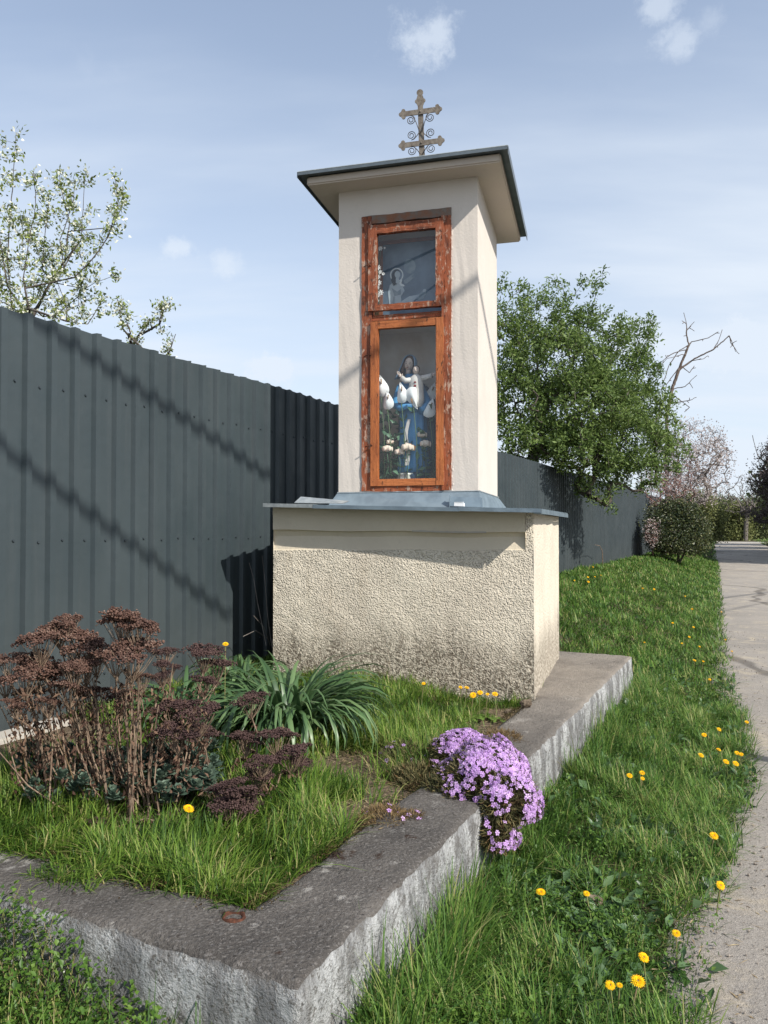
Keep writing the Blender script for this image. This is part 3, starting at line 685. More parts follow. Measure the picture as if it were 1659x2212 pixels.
    # bent nails holding the sashes
    for (px, py) in ((800, 574), (800, 768), (803, 962)):
        a, z = col_az(px, py, .03); mb = MB()
        mb.tube([CP(a, -.02, z), CP(a+.008, -.045, z+.006), CP(a+.03, -.058, z-.006), CP(a+.048, -.055, z-.016)], .0042, 6); mb.ball(CP(a, -.031, z), .008, nu=6, nv=5); mb.build('hook', M['rust'], shrine, True)
    # broken mortar line round the casing
    mb = MB()
    for (x0, z0, x1, z1) in ((aL+.008, zW0, aL+.008, zW1), (aR-.010, zW0, aR-.010, zW1)):
        for i in range(60):
            t = i/60; a = x0+RNG.normal()*.005; z = z0+(z1-z0)*t+RNG.normal()*.01; r = .004+.006*RNG.random()
            mb.ball(CP(a, .001, z), r, r*.6, r*1.7, 5, 4)
    mb.build('crumbled_mortar', M['plaster'], shrine)['kind'] = 'stuff'
window()
# ---- double cross
def cross():
    base = APEX+Vector((0, 0, -.03)); th = thing('double_cross', base, 'rusty iron double-barred cross with scrollwork on the shrine roof', 'cross')
    bk = R(0.6); zt = at(897, 192, base.y).z; H = zt-base.z
    lean = -.030
    def P(x, z, y=0.): return base+CR*(x+lean*z/H)+CB*y+Vector((0, 0, z))
    def foil(cx, cz, dx, dz, w, l):      # three-lobed bar end outline, walking outward
        return
    def bar_outline(c, d, hw, L):        # c centre fn(u,v)->P ; full bar with trefoil ends
        out = []
        def lobe(cu, cv, r, a0, a1, n=5): return [(cu+r*math.cos(a0+(a1-a0)*k/n), cv+r*math.sin(a0+(a1-a0)*k/n)) for k in range(n+1)]
        e = L
        pts = [(e-.062, -hw)]+lobe(e-.044, -.028, .0185, R(150), R(360))+lobe(e-.019, 0, .0185, R(-80), R(80))+lobe(e-.044, .028, .0185, R(0), R(210))+[(e-.062, hw)]
        pts += [(-u, v) for (u, v) in pts[::-1]]
        return pts
    u = .0105*1.6
    px2m = base.y/FPX*1.02
    mb = MB(); z0 = 0; hw = .025
    top = H
    pts = [(-hw*1.08, z0), (hw*1.08, z0), (hw*.92, top-.15)]
    def lobe(cu, cv, r, a0, a1, n=6): return [(cu+r*math.cos(a0+(a1-a0)*k/n), cv+r*math.sin(a0+(a1-a0)*k/n)) for k in range(n+1)]
    pts += lobe(hw*1.25, top-.105, .017, R(-70), R(80))+lobe(0, top-.030, .030, R(-45), R(225), 9)+lobe(-hw*1.25, top-.105, .017, R(100), R(250))+[(-hw*.92, top-.15)]
    mb.prism([P(a, z, -.004) for a, z in pts], CB*.008); mb.build('upright', M['iron'], th, recalc=True)
    for (zpx, half, nm) in ((242, 46, 'arm'), (310, 49, 'arm')):
        zc = at(897, zpx, base.y).z-base.z; Lh = half*px2m/math.cos(ac)
        o = bar_outline(None, None, .023, Lh); mb = MB(); mb.prism([P(a, zc+b, -.014) for a, b in o], CB*.008); mb.ball(P(0, zc, -.016), .009, nu=8, nv=5); mb.build(nm, M['iron'], th, recalc=True)
    # scrolls
    def scroll(x0, z0, x1, z1, sgn, up):
        cx, cz = x1, z1; pts = []
        n = 30; r0 = .042
        for i in range(n+1):
            t = i/n; r = r0*(1-.74*t); a = t*3.7*math.pi
            start = math.atan2(1*up, .0)
            ang = start+(-1)*sgn*up*-1*a
            pts.append((cx+r*math.cos(ang)*1, cz+r*math.sin(ang)))
        head = [(x0, z0), (x0+(pts[0][0]-x0)*.35, z0+(pts[0][1]-z0)*.55), (x0+(pts[0][0]-x0)*.72, z0+(pts[0][1]-z0)*.93)]
        return [P(a, b, -.016) for a, b in head+pts]
    def zz(py): return at(897, py, base.y).z-base.z
    for (py0, py1, up) in ((286, 258, 1), (287, 291, -1), (334, 325, 1)):
        for sg in (-1, 1):
            x0 = sg*.004 if up == -1 else sg*.012
            pts = scroll(x0, zz(py0 if up == 1 else 282), sg*.088, zz(py1), sg, up)
            mb = MB(); mb.tube(pts, .0038, 5); mb.build('scroll', M['iron_dark'], th, True)
cross()
# ---- inside the lower case: statue, lilies, roses, vase
FLZ = zW0+.055
def niche_pt(px, py, b): 
    p = on_plane(px, py, C0+CB*b, CB); return p
skin = simple('painted_skin', (.68, .55, .47), None, 1, .5, .3); robe_blue = simple('blue_glaze', (.08, .30, .56), (.05, .21, .42), 8, .35, .5); hair = simple('brown_paint', (.10, .06, .045), None, 1, .5)
cream = simple('cream_paint', (.74, .70, .65), (.62, .57, .52), 10, .5, .3); veil_m = simple('grey_blue_glaze', (.20, .30, .42), (.26, .36, .48), 10, .4, .4); darkblue = simple('navy_glaze', (.02, .045, .085), (.03, .06, .11), 10, .4, .4)
ink = simple('dark_paint', (.05, .03, .03)); gold = simple('ochre_paint', (.33, .19, .09), None, 1, .6); red = simple('red_paint', (.20, .03, .03))
def statue():
    b = .20; foot = niche_pt(893, 985, b); foot.z = FLZ+.10; c0 = foot
    headc = niche_pt(884, 786, b-.02); Hh = headc.z-foot.z
    th = thing('statue', c0, 'painted statue of a blue-robed mother holding a child in her arms behind the lower pane', 'statue')
    def P(x, y, z): return c0+CR*x+CB*y+Vector((0, 0, z))
    hx = (headc-c0).dot(CR)
    mb = MB(); mb.loft([[P(.13*math.cos(a)*k, .12*math.sin(a)*k, z) for a in [2*math.pi*i/20 for i in range(20)]] for k, z in ((1.05, -.10), (1.05, -.03), (.95, -.01), (.9, 0.0))]); mb.build('plinth', darkblue, th)
    # robe
    rings = []; prof = [(0, .125, .105, 0), (.06, .122, .10, 0), (.18, .115, .092, 0), (.32, .108, .085, 0), (.45, .112, .08, .0), (.55, .118, .078, .0), (.64, .112, .07, hx*.6), (.72, .092, .06, hx*.8), (.77, .045, .045, hx*.95), (.80, .036, .038, hx)]
    for (t, rx, ry, ox) in prof:
        z = t*Hh*1.13
        rings.append([P(ox+rx*(1+.09*math.sin(9*a+.7)*(1-t)*1.3)*math.cos(a), ry*(1+.09*math.sin(9*a+.7)*(1-t)*1.3)*math.sin(a), z) for a in [2*math.pi*i/40 for i in range(40)]])
    mb = MB(); mb.loft(rings); mb.build('robe', robe_blue, th, True)
    # white tunic strip down the front, and orange sash patch
    mb = MB(); V = []
    for i in range(9):
        z = Hh*(.06+.42*i/8); x = -.028+.012*math.sin(i*.9); V += [P(x-.020+.004*i*.3, -.118+.0035*i, z), P(x+.016, -.120+.0035*i, z)]
    mb.add(V, [(2*i, 2*i+1, 2*i+3, 2*i+2) for i in range(8)]); mb.build('tunic', cream, th, True)
    mb = MB(); mb.prism([P(-.03, -.122, Hh*.17), P(.0, -.124, Hh*.20), P(.04, -.12, Hh*.19), P(.05, -.12, Hh*.23), P(-.0, -.122, Hh*.26), P(-.03, -.12, Hh*.24)], CB*-.004); mb.build('sash', gold, th)
    # dark cloak: hangs at both sides behind the robe
    mb = MB()
    rings = [[P(ox+rx*math.cos(a), .03+ry*math.sin(a)*(1 if math.sin(a) > 0 else .2), z*Hh*1.13) for a in [2*math.pi*i/28 for i in range(28)]] for (z, rx, ry, ox) in ((0.02, .15, .13, .02), (.2, .16, .13, .02), (.4, .165, .12, .03), (.55, .16, .11, .03), (.66, .135, .10, .02), (.73, .105, .08, hx*.8))]
    mb.loft(rings); mb.build('cloak', darkblue, th, True)
    # head with face, tilted to her right
    rt = Matrix.Rotation(R(12), 3, CB) @ Matrix.Rotation(R(14), 3, CR) @ Matrix.Rotation(-ac, 3, 'Z')
    hc = P(hx, -.02, Hh)
    mb = MB(); mb.ball(hc, .040, .044, .056, 16, 12, rot=rt)
    mb.ball(hc+rt @ Vector((0, -.044, -.006)), .006, .010, .012, 8, 6, rot=rt); mb.tube([hc+rt @ Vector((0, 0, -.04)), hc+rt @ Vector((.0, .01, -.085))], [.02, .024], 10); head = mb.build('head', skin, th, True)
    mb = MB()
    for sx in (-1, 1): mb.ball(hc+rt @ Vector((sx*.015, -.040, .004)), .008, .003, .0028, 8, 5, rot=rt); mb.ball(hc+rt @ Vector((sx*.016, -.0395, .016)), .009, .003, .0016, 8, 5, rot=rt)
    mb.build('eye', ink, head); mb = MB(); mb.ball(hc+rt @ Vector((0, -.041, -.028)), .008, .004, .003, 8, 5, rot=rt); mb.build('mouth', red, head)
    mb = MB(); mb.ball(hc+rt @ Vector((0, .010, .006)), .048, .044, .060, 16, 12, rot=rt); mb.tube([hc+rt @ Vector((-.036, -.008, .0)), hc+rt @ Vector((-.046, -.01, -.05)), hc+rt @ Vector((-.03, -.03, -.10))], [.014, .017, .012], 8); mb.build('hair', hair, head, True)
    # veil: open shell over the head falling to the shoulders
    V = []; nu, nv = 20, 9
    for j in range(nv+1):
        for i in range(nu+1):
            a = R(-35)+R(250)*i/nu; t = j/nv
            if t < .5: ph = (.5-t)*2*R(80); r = .056*math.cos(ph)+.001; z = .062*math.sin(ph); ox = 0
            else: r = .056+.045*(t-.5)*2; z = -.15*(t-.5)*2; ox = 0
            V.append(hc+rt @ Vector((r*math.cos(a), r*math.sin(a)+.008, z+.008)))
    mb = MB(); mb.add(V, [(j*(nu+1)+i, j*(nu+1)+i+1, (j+1)*(nu+1)+i+1, (j+1)*(nu+1)+i) for j in range(nv) for i in range(nu)]); o = mb.build('veil', veil_m, th, True); md = o.modifiers.new('t', 'SOLIDIFY'); md.thickness = .006
    # mother's arm and hand holding the child
    def hand(p, d, s=1., mat=skin, par=th):
        d = Vector(d).normalized(); x = d.cross(Vector((0, 0, 1))).normalized(); u = x.cross(d); mb = MB()
        mb.ball(p+d*.016*s, .013*s, .009*s, .016*s, 8, 6)
        for k in range(4):
            o = (k-1.5)*.0062*s; l = (.030, .036, .034, .026)[k]*s; q = p+d*.024*s+u*o; mb.tube([q, q+d*l*.5+x*-.003*s, q+d*l+x*-.009*s], [.0034*s, .0032*s, .0024*s], 6)
        q = p+d*.008*s+u*.012*s; mb.tube([q, q+u*.014*s+d*.010*s], [.004*s, .003*s], 6); return mb.build('hand', mat, par, True)
    kx = (niche_pt(899, 805, b-.10)-c0).dot(CR)
    mb = MB(); mb.tube([P(hx-.075, .0, Hh*.80), P(hx-.115, -.05, Hh*.62), P(hx-.05, -.12, Hh*.58), P(kx-.02, -.14, Hh*.60)], [.034, .038, .03, .022], 12); mb.tube([P(hx+.08, .0, Hh*.80), P(.13, -.03, Hh*.62), P(kx+.05, -.11, Hh*.55)], [.034, .04, .03], 12); mb.build('sleeve', robe_blue, th, True)
    hand(P(kx-.045, -.150, Hh*.635), CR*.9+Vector((0, 0, -.15)), 1.25)
    # the child: one continuous body with arms spread
    kz = niche_pt(899, 800, b-.10).z-c0.z; K = lambda x, y, z: P(kx+x, -.10+y, kz+z)
    rings = [[K(rx*math.cos(a), ry*math.sin(a), z) for a in [2*math.pi*i/20 for i in range(20)]] for (z, rx, ry) in ((-.30, .050, .045), (-.24, .066, .052), (-.16, .062, .048), (-.10, .058, .042), (-.06, .056, .036), (-.042, .03, .024), (-.03, .016, .016))]
    mb = MB(); mb.loft(rings); mb.tube([K(-.03, 0, -.075), K(-.085, -.02, -.085), K(-.118, -.03, -.055)], [.024, .024, .020], 12); mb.tube([K(.03, 0, -.068), K(.09, -.015, -.062), K(.135, -.02, -.055)], [.024, .022, .022], 12)
    kid = mb.build('child', cream, th, True)
    mb = MB(); mb.ball(K(0, -.005, 0), .027, .029, .034, 14, 10); mb.tube([K(0, 0, -.02), K(0, 0, -.045)], [.013, .014], 8); mb.ball(K(0, -.033, -.003), .004, .006, .006, 6, 5); mb.build('child_head', skin, kid, True)
    mb = MB()
    for sx in (-1, 1): mb.ball(K(sx*.010, -.031, .004), .005, .002, .0025, 6, 5)
    mb.ball(K(0, -.031, -.016), .006, .002, .0018, 6, 5); mb.build('child_face', ink, kid)
    mb = MB(); mb.ball(K(0, .008, .008), .031, .029, .034, 14, 9); mb.build('child_hair', hair, kid, True)
    hand(K(-.118, -.03, -.055), -CR*.5+Vector((0, 0, .8)), .95, skin, kid); hand(K(.135, -.02, -.055), CR*.8+Vector((0, 0, .5)), .95, skin, kid)
    mb = MB(); mb.ball(K(-.0, -.046, -.105), .010, .004, .009, 8, 6); mb.ball(K(-.0, -.050, -.135), .011, .004, .012, 8, 6); mb.build('heart', red, kid)
statue()
white_p = simple('lily_white', (.82, .82, .80), None, 1, .5, .3); lstem = simple('lily_stem', (.10, .16, .07), None, 1, .5, .3)
dleaf = simple('silk_leaf', (.06, .13, .07), (.11, .20, .12), 8, .5, .4); rose_m = simple('rose_cream', (.80, .70, .58), (.74, .56, .45), 25, .7, .2)
def calla(px, py, b, tilt, s, label, droop=0.):
    c = niche_pt(px, py, b); base = Vector((c.x, c.y, FLZ)); base += CR*.03
    t = thing('calla_lily', base, label, 'artificial flower', 'calla lilies standing round the statue')
    mb = MB(); mb.tube([base, base+(c-base)*.5+CR*.012, c-Vector((0, 0, .06*s))], .003, 6); mb.build('stem', lstem, t, True)
    R3 = Matrix.Rotation(R(tilt), 3, CB); V = []; nu, nv = 10, 12
    for side in (0, 1):
        for j in range(nv+1):
            v = j/nv; wd = .046*math.sin(math.pi*min(1, v**.62*.98+.02))**.8+.0015
            for i in range(nu+1):
                u = -1+2*i/nu; x = wd*u*(1+.18*math.sin(3*v)*u); y = -.026*(1-u*u)*math.sin(math.pi*v**.8)-.004*math.cos(7*u)*v+(.010 if side else 0)*(1-u*u); z = -.075+.155*v-.012*abs(u)**1.5*math.sin(math.pi*v)+(.012*u*v)
                V.append(c+R3 @ (CR*x+CB*y+Vector((0, 0, z)))*s)
    k = (nu+1)*(nv+1); mb = MB(); mb.add(V, [(o+a*(nu+1)+b, o+a*(nu+1)+b+1, o+(a+1)*(nu+1)+b+1, o+(a+1)*(nu+1)+b) for o in (0, k) for a in range(nv) for b in range(nu)]); mb.build('spathe', white_p, t, True)
    mb = MB(); mb.tube([c+R3 @ (CR*.012+CB*-.03+Vector((0, 0, .01)))*s, c+R3 @ (CR*.018+CB*-.03+Vector((0, 0, .045)))*s], .005*s, 6); mb.build('spadix', gold, t, True)
for a in ((867, 850, .05, -10, 1.05, 'white calla lily in front of the blue-robed statue, left of its two front blooms'), (893, 858, .05, 160, 1.15, 'drooping white calla lily in front of the child figure'), (837, 866, .05, -5, .95, 'white calla lily standing lowest, left of the statue behind glass'),
          (823, 835, .06, -12, 1.15, 'tall white calla lily against the left edge of the lower pane'), (928, 882, .08, 14, 1.0, 'shaded white calla lily low by the right edge of the pane'), (931, 846, .2, 20, .95, 'half hidden calla lily high behind the right sash stile')): calla(*a)
def rose(px, py, b, s, label):
    c = niche_pt(px, py, b); base = Vector((c.x, c.y, FLZ)); t = thing('rose', base, label, 'artificial flower', 'cream roses at the foot of the statue')
    mb = MB(); mb.tube([base, base+(c-base)*.6+CR*.01, c], .0032, 5); mb.build('stem', dleaf, t, True)
    mb = MB(); mb.ball(c, .015*s, .015*s, .017*s, 10, 7)
    for k in range(9):
        a = 2.4*k; r = (.010+.0016*k)*s; d = CR*math.cos(a)+CB*math.sin(a); mb.ball(c+d*r+Vector((0, 0, .004-.0012*k)), .012*s, .006*s, .014*s, 7, 5, rot=Matrix.Rotation(a+math.pi/2-ac, 3, 'Z'))
    mb.build('bloom', rose_m, t, True)
    for k in range(4):
        a = k*1.7+px; d = CR*math.cos(a)+CB*math.sin(a)*.5; z = c.z-.035-.03*k
        if z < FLZ+.02: break
        q = Vector((c.x, c.y, z)); n = d.cross(Vector((0, 0, 1))); mb = MB(); mb.add([q, q+d*.028+n*.016+Vector((0, 0, .012)), q+d*.062+Vector((0, 0, .005)), q+d*.028-n*.016+Vector((0, 0, .012))], [(0, 1, 2, 3)]); mb.build('leaf', dleaf, t)
for a in ((836, 969, .05, 1.7, 'cream rose nearest the left sash stile, low in the case'), (842, 954, .08, 1.2, 'rosebud just above the leftmost cream rose'), (862, 976, .05, 1.6, 'cream rose between the left rose and the vase'), (879, 966, .05, 2.0, 'largest cream rose directly below the blue robe'), (918, 958, .09, 1.8, 'shaded cream rose right of the robe'), (911, 938, .12, 1.6, 'small shaded rose highest on the right beside the robe')): rose(*a)
def greens():
    n = 240; mb = MB(); c = niche_pt(880, 1000, .2); n1 = []
    P = np.array([list(niche_pt(818+122*RNG.random(), 1033-RNG.random()**1.6*150, .05+.28*RNG.random())) for _ in range(n)])
    d = runit(n); d[:, 2] = np.abs(d[:, 2])*.7; V, T, A = diamonds(P, .06+.04*RNG.random(n), .028+.016*RNG.random(n), d, runit(n), RNG.random(n))
    o = link('silk_greenery', np_mesh('silk_greenery', V, None, T, A), dleaf); tag(o, 'dark silk leaves filling the foot of the lower case', 'greenery', kind='stuff')
greens()
def vase():
    c = niche_pt(876, 1034, .12); c.z = FLZ-.01; t = tag, 0
    mb = MB(); rings = [[c+CR*r*math.cos(a)+CB*r*math.sin(a)+Vector((0, 0, z)) for a in [2*math.pi*i/20 for i in range(20)]] for r, z in ((.045, 0), (.062, .02), (.07, .06), (.062, .085), (.075, .10), (.068, .10), (.05, .06))]
    mb.loft(rings); tag(mb.build('vase', simple('white_china', (.62, .62, .56), (.5, .52, .42), 12, .3, .5), smooth=True, loc=c), 'white china vase at the bottom of the lower case', 'vase')
vase()
# damp stains on the niche back wall: ochre blots with their own outline
def picture():
    zb, zt = ZM+.03, zW1-.06; b = .20
    p = CP((aL+aR)/2, b, zb); th = thing('devotional_picture', p, 'faded blue-grey devotional picture of a kneeling haloed figure behind the upper pane', 'picture')
    brown = simple('picture_frame_wood', (.23, .09, .05), (.15, .06, .035), 12, .6, .3); bg = simple('faded_print', (.10, .15, .21), (.17, .24, .32), 6, .35, .4); pale = simple('print_pale', (.44, .52, .57), (.33, .41, .48), 14, .5, .3); mid = simple('print_mid', (.20, .27, .33), (.28, .35, .40), 20, .5); dk = simple('print_dark', (.04, .055, .075)); li = simple('print_light', (.66, .72, .74), None, 1, .5)
    aL2, aR2 = aL-.115, aR+.085
    mb = MB(); mb.box(CP(aL2, b+.012, zb), CR*(aL2-aR2), CB*.01, (0, 0, zt-zb-.10)); mb.build('print', bg, th)
    mb = MB(); mb.box(CP(aL2+.03, b, zb), CR*.03, CB*.03, (0, 0, zt-zb-.10)); mb.build('frame_side', brown, th)
    mb = MB(); mb.box(CP(aR2, b, zb), CR*.03, CB*.03, (0, 0, zt-zb-.10)); mb.build('frame_side', brown, th)
    mb = MB(); mb.box(CP(aL2+.03, b, zt-.10), CR*(aL2-aR2+.06), CB*.03, (0, 0, .03)); mb.build('frame_top', brown, th)
    def Q(px, py, k): q = on_plane(px, py, C0+CB*(b+.011-.0006*k), CB); return q
    def shape(nm, mat, pts, k):
        mb = MB(); mb.add([Q(x, y, k) for x, y in pts][::-1], [tuple(range(len(pts)))]); mb.build(nm, mat, th)
    def ell(cx, cy, rx, ry, n=18, a0=0): return [(cx+rx*math.cos(2*math.pi*i/n), cy+ry*math.sin(2*math.pi*i/n)) for i in range(n)]
    shape('halo', li, ell(857, 594, 14.5, 15.5), 1); shape('halo_inner', bg, ell(857, 594, 12, 13), 2)
    shape('hair', dk, [(848, 590), (852, 583), (860, 582), (864, 588), (856, 600), (858, 614), (850, 618), (845, 606)], 3)
    shape('face', pale, ell(858.5, 593, 6, 8), 4); shape('neck', pale, [(855, 600), (861, 600), (864, 612), (855, 612)], 3.5)
    shape('dress', pale, [(852, 607), (842, 616), (838, 632), (841, 658), (868, 658), (866, 640), (874, 628), (868, 614), (862, 612)], 3)
    shape('dress_fold', mid, [(846, 622), (858, 630), (866, 624), (866, 636), (852, 640)], 4); shape('dress_fold', mid, [(850, 640), (853, 641), (852, 657), (848, 657)], 4)
    shape('hands', li, [(862, 612), (867, 603), (869, 604), (867, 612), (874, 616), (873, 619), (865, 617)], 5)
    shape('open_hand', mid, [(872, 606), (884, 597), (893, 590), (894, 593), (889, 599), (896, 598), (888, 605), (880, 612), (874, 613)], 3)
    shape('white_cloth', pale, [(868, 650), (884, 640), (905, 636), (912, 640), (896, 648), (888, 658), (866, 658)], 3)
    shape('infant', mid, [(905, 636), (914, 626), (920, 627), (921, 634), (914, 646), (904, 648)], 4); shape('infant_head', pale, ell(917, 628, 4, 4, 10), 5)
    shape('shadow_figure', mid, ell(885, 575, 13, 16), 1)
picture()
def garland():
    t = thing('flower_garland', niche_pt(816, 655, .09), 'string of small white artificial flowers hanging left behind the upper pane', 'artificial flowers')
    mb = MB(); mb.tube([niche_pt(822, 536, .1), niche_pt(817, 600, .1), niche_pt(819, 655, .1)], .003, 5); mb.build('stem', dleaf, t)
    for (px, py, r) in ((822, 537, .020), (831, 536, .010), (818, 578, .022), (822, 588, .018), (828, 592, .014), (818, 598, .020), (819, 611, .024), (816, 621, .020), (823, 632, .024), (818, 637, .020), (816, 650, .012)):
        c = niche_pt(px, py, .085); mb = MB(); mb.ball(c, r*.3, nu=6, nv=4)
        for k in range(7):
            a = k*2*math.pi/7+px; d = CR*math.cos(a)+Vector((0, 0, math.sin(a))); s_ = CB.cross(d); mb.add([c, c+d*r*.6+s_*r*.3-CB*.006, c+d*r*1.1-CB*.002, c+d*r*.6-s_*r*.3-CB*.006], [(0, 1, 2, 3)])
        mb.build('flower', white_p, t)
garland()
# ------------------------------------------------------------------ grass
def grass_obj(name, zones, mat, label, cat='grass', parent=None):
    Vs = []; Qs = []; Ts = []; As = []; off = 0
    for z in zones:
        V, q, t, a = z
        Vs.append(V); Qs.append(q+off); Ts.append(t+off); As.append(a); off += len(V)
    me = np_mesh(name, np.concatenate(Vs), np.concatenate(Qs), np.concatenate(Ts), np.concatenate(As))
    return tag(link(name, me, mat), label, cat, kind='stuff')
def noise2(s, q, f, k=0.): return mnoise.noise(Vector((s*f, q*f, k)))
def zone(n, s0, s1, qlo, qhi, hf, h0, h1, w0, dens=None, bias=1., wscale=.0, tuft=None, leanr=.5, dist_pow=0., avoid=None):
    out = []; m = 0
    S = []; Qv = []
    while m < n:
        k = 20000; u = RNG.random(k)
        if dist_pow: s = s0*((s1/s0)**u)
        else: s = s0+(s1-s0)*u
        q = RNG.random(k)
        for i in range(k):
            lo, hi = qlo(s[i]), qhi(s[i])
            qq = lo+(hi-lo)*q[i]
            if avoid and avoid(s[i], qq): continue
            if dens and RNG.random() > dens(s[i], qq): continue
            S.append(s[i]); Qv.append(qq); m += 1
            if m >= n: break
    S = np.array(S); Qv = np.array(Qv)
    Z = np.array([hf(a, b) for a, b in zip(S, Qv)]); P = np.outer(S, np.array(FD))+np.outer(Qv, np.array(FN)); P[:, 2] = Z-.006
    dist = np.hypot(P[:, 0], P[:, 1]); nn = np.array([noise2(a, b, 1.4, 3) for a, b in zip(S, Qv)]); n2 = np.array([noise2(a, b, 5, 8) for a, b in zip(S, Qv)])
    h = (h0+(h1-h0)*np.clip(.5+nn*1.1+n2*.9, 0, 1))*(.45+.8*RNG.random(n)**1.5); wd = (w0+wscale*dist)*(.6+.8*RNG.random(n))
    yaw = n2*5+nn*3+RNG.normal(size=n)*1.1; lean = np.abs(RNG.normal(size=n))*.30+.05; cur = np.abs(RNG.normal(size=n))*leanr+.1
    rnd = np.clip(.42+.26*RNG.normal(size=n)+.34*n2+.15*nn, 0, 1); dead = RNG.random(n) < .05; rnd[dead] = 1.; h[dead] *= .8
    return blades(P, h, wd, lean, cur, yaw, rnd)
def in_base(s, q, m=.0):
    p = W(s, q)-B0; a = -p.dot(BR); b = p.dot(BB); return -m < a < BW+m and -m < b < BD+m
def verge_dens(s, q):
    e = qedge(s); d = e-q; k = min(1., .12+d/.16*.9) if d > 0 else .0
    e2 = .5+.8*noise2(s, q, 3.1, 4)
    return k*(.55+.45*min(1, max(0, e2+.4)))
Z1 = zone(58000, .9, 7.7, lambda s: -1.09, lambda s: qedge(s)+.05, hgt, .06, .19, .0030, verge_dens, wscale=.0003, leanr=.75)
Z1b = zone(5200, 1.5, 7.6, lambda s: -1.09, lambda s: -.90, hgt, .10, .33, .0040, lambda s, q: .35+.65*(s < 4.2), leanr=.45)
Z2 = zone(85000, 7.5, 42, lambda s: QF+.05, lambda s: qedge(s)+.05, hgt, .07, .16, .0030, lambda s, q: verge_dens(s, q) if s < 30 else 1, wscale=.0007, dist_pow=1, leanr=.7, avoid=lambda s, q: s < 7.55 and q > -1.9)
Z2b = zone(6000, 7.0, 7.9, lambda s: -3.9, lambda s: -1.9, hgt, .08, .18, .004, None, avoid=lambda s, q: in_base(s, q))
grass_obj('verge_grass', [Z1, Z1b, Z2, Z2b], M['grass'], 'green unmown grass covering the roadside verge and bank')
Z4 = zone(16000, 42, 130, lambda s: -26, lambda s: qedge(s), hgt, .15, .3, .01, None, wscale=.0009, dist_pow=1)
Z5 = zone(9000, 20, 120, lambda s: qedge(s)+4.2, lambda s: qedge(s)+14, hgt, .12, .25, .01, None, wscale=.0008, dist_pow=1)
grass_obj('far_grass', [Z4, Z5], M['grass'], 'distant grass beyond the shrubs and on the far side of the road')
PATCH = [hit_ground(x, y, 0, bedh) for x, y in ((800, 1770), (770, 1660), (1075, 1575), (860, 1700), (1090, 1545))]
PR = [.20, .24, .20, .20, .16]
def bed_dens(s, q):
    if 2.35 < s < 3.2 and -3.4 < q < -1.95: return .35
    p = W(s, q)
    for c, r in zip(PATCH, PR):
        d = math.hypot(p.x-c.x, p.y-c.y)
        if d < r*1.2: return .03+.6*max(0, (d/r-.75))
    return 1
def bedq1(s): return -1.47-.02*math.sin(s*9) if s < 5.42 else -1.9
Z3 = zone(32000, 2.0, 3.9, lambda s: -3.3, bedq1, bedh, .07, .19, .0034, bed_dens, leanr=.6, wscale=.0003)
Z3b = zone(34000, 3.4, 5.75, lambda s: -3.88, lambda s: -1.50, bedh, .07, .15, .0032, bed_dens, leanr=.6, wscale=.0003, avoid=lambda s, q: in_base(s, q, -.02))
Z3c = zone(4200, 1.96, 2.12, lambda s: -3.6, lambda s: -1.5, lambda s, q: .395, .06, .13, .004, lambda s, q: 1 if q < -2.1 or s > 2.03 else .25, leanr=1.2)
Z3d = zone(2600, 1.86, 2.0, lambda s: -3.8, lambda s: -2.0, lambda s, q: .395, .05, .10, .004, lambda s, q: max(0, noise2(s, q, 4, 2)+.25), leanr=1.2)
grass_obj('bed_grass', [Z3, Z3b, Z3c, Z3d], M['grass_bed'], 'bright green grass growing in the flower bed round the pedestal')
# low broad-leaved weeds among the verge grass
def weeds(name, n, pts, size, mat, label, h=.05, cat='ground cover'):
    P = np.array(pts); n = len(P); d = runit(n); d[:, 2] = np.abs(d[:, 2])*.5+.1; u = runit(n)*.5; u[:, 2] += 1
    V, T, A = diamonds(P, size*(.6+.8*RNG.random(n)), size*.62*(.6+.8*RNG.random(n)), d, u, np.clip(.5+.25*RNG.normal(size=n), 0, 1))
    return tag(link(name, np_mesh(name, V, None, T, A), mat), label, cat, kind='stuff')
def scatter(n, s0, s1, q0, q1, hf, zr, dens=None):
    out = []
    while len(out) < n:
        s = s0*((s1/s0)**RNG.random()); q = q0+(q1-q0)*RNG.random()
        if q > qedge(s)-.02 or (s < 7.55 and q < -1.08): continue
        if dens and RNG.random() > dens(s, q): continue
        p = W(s, q, hf(s, q)+zr*RNG.random()**1.3); out.append(tuple(p))
    return out
weeds('verge_weeds', 0, scatter(46000, 1.0, 22, -3.9, 0, hgt, .12, lambda s, q: .15+max(0, noise2(s, q, 1.8, 12))*1.8), .017, M['chick'], 'small leafy weeds growing through the verge grass')
weeds('plantain_leaves', 0, scatter(2600, 1.0, 9, -1.1, 0, hgt, .05, lambda s, q: .08+max(0, noise2(s, q, 2.3, 31))*2.2), .060, M['strap'], 'scattered broad dark weed leaves low in the verge grass')
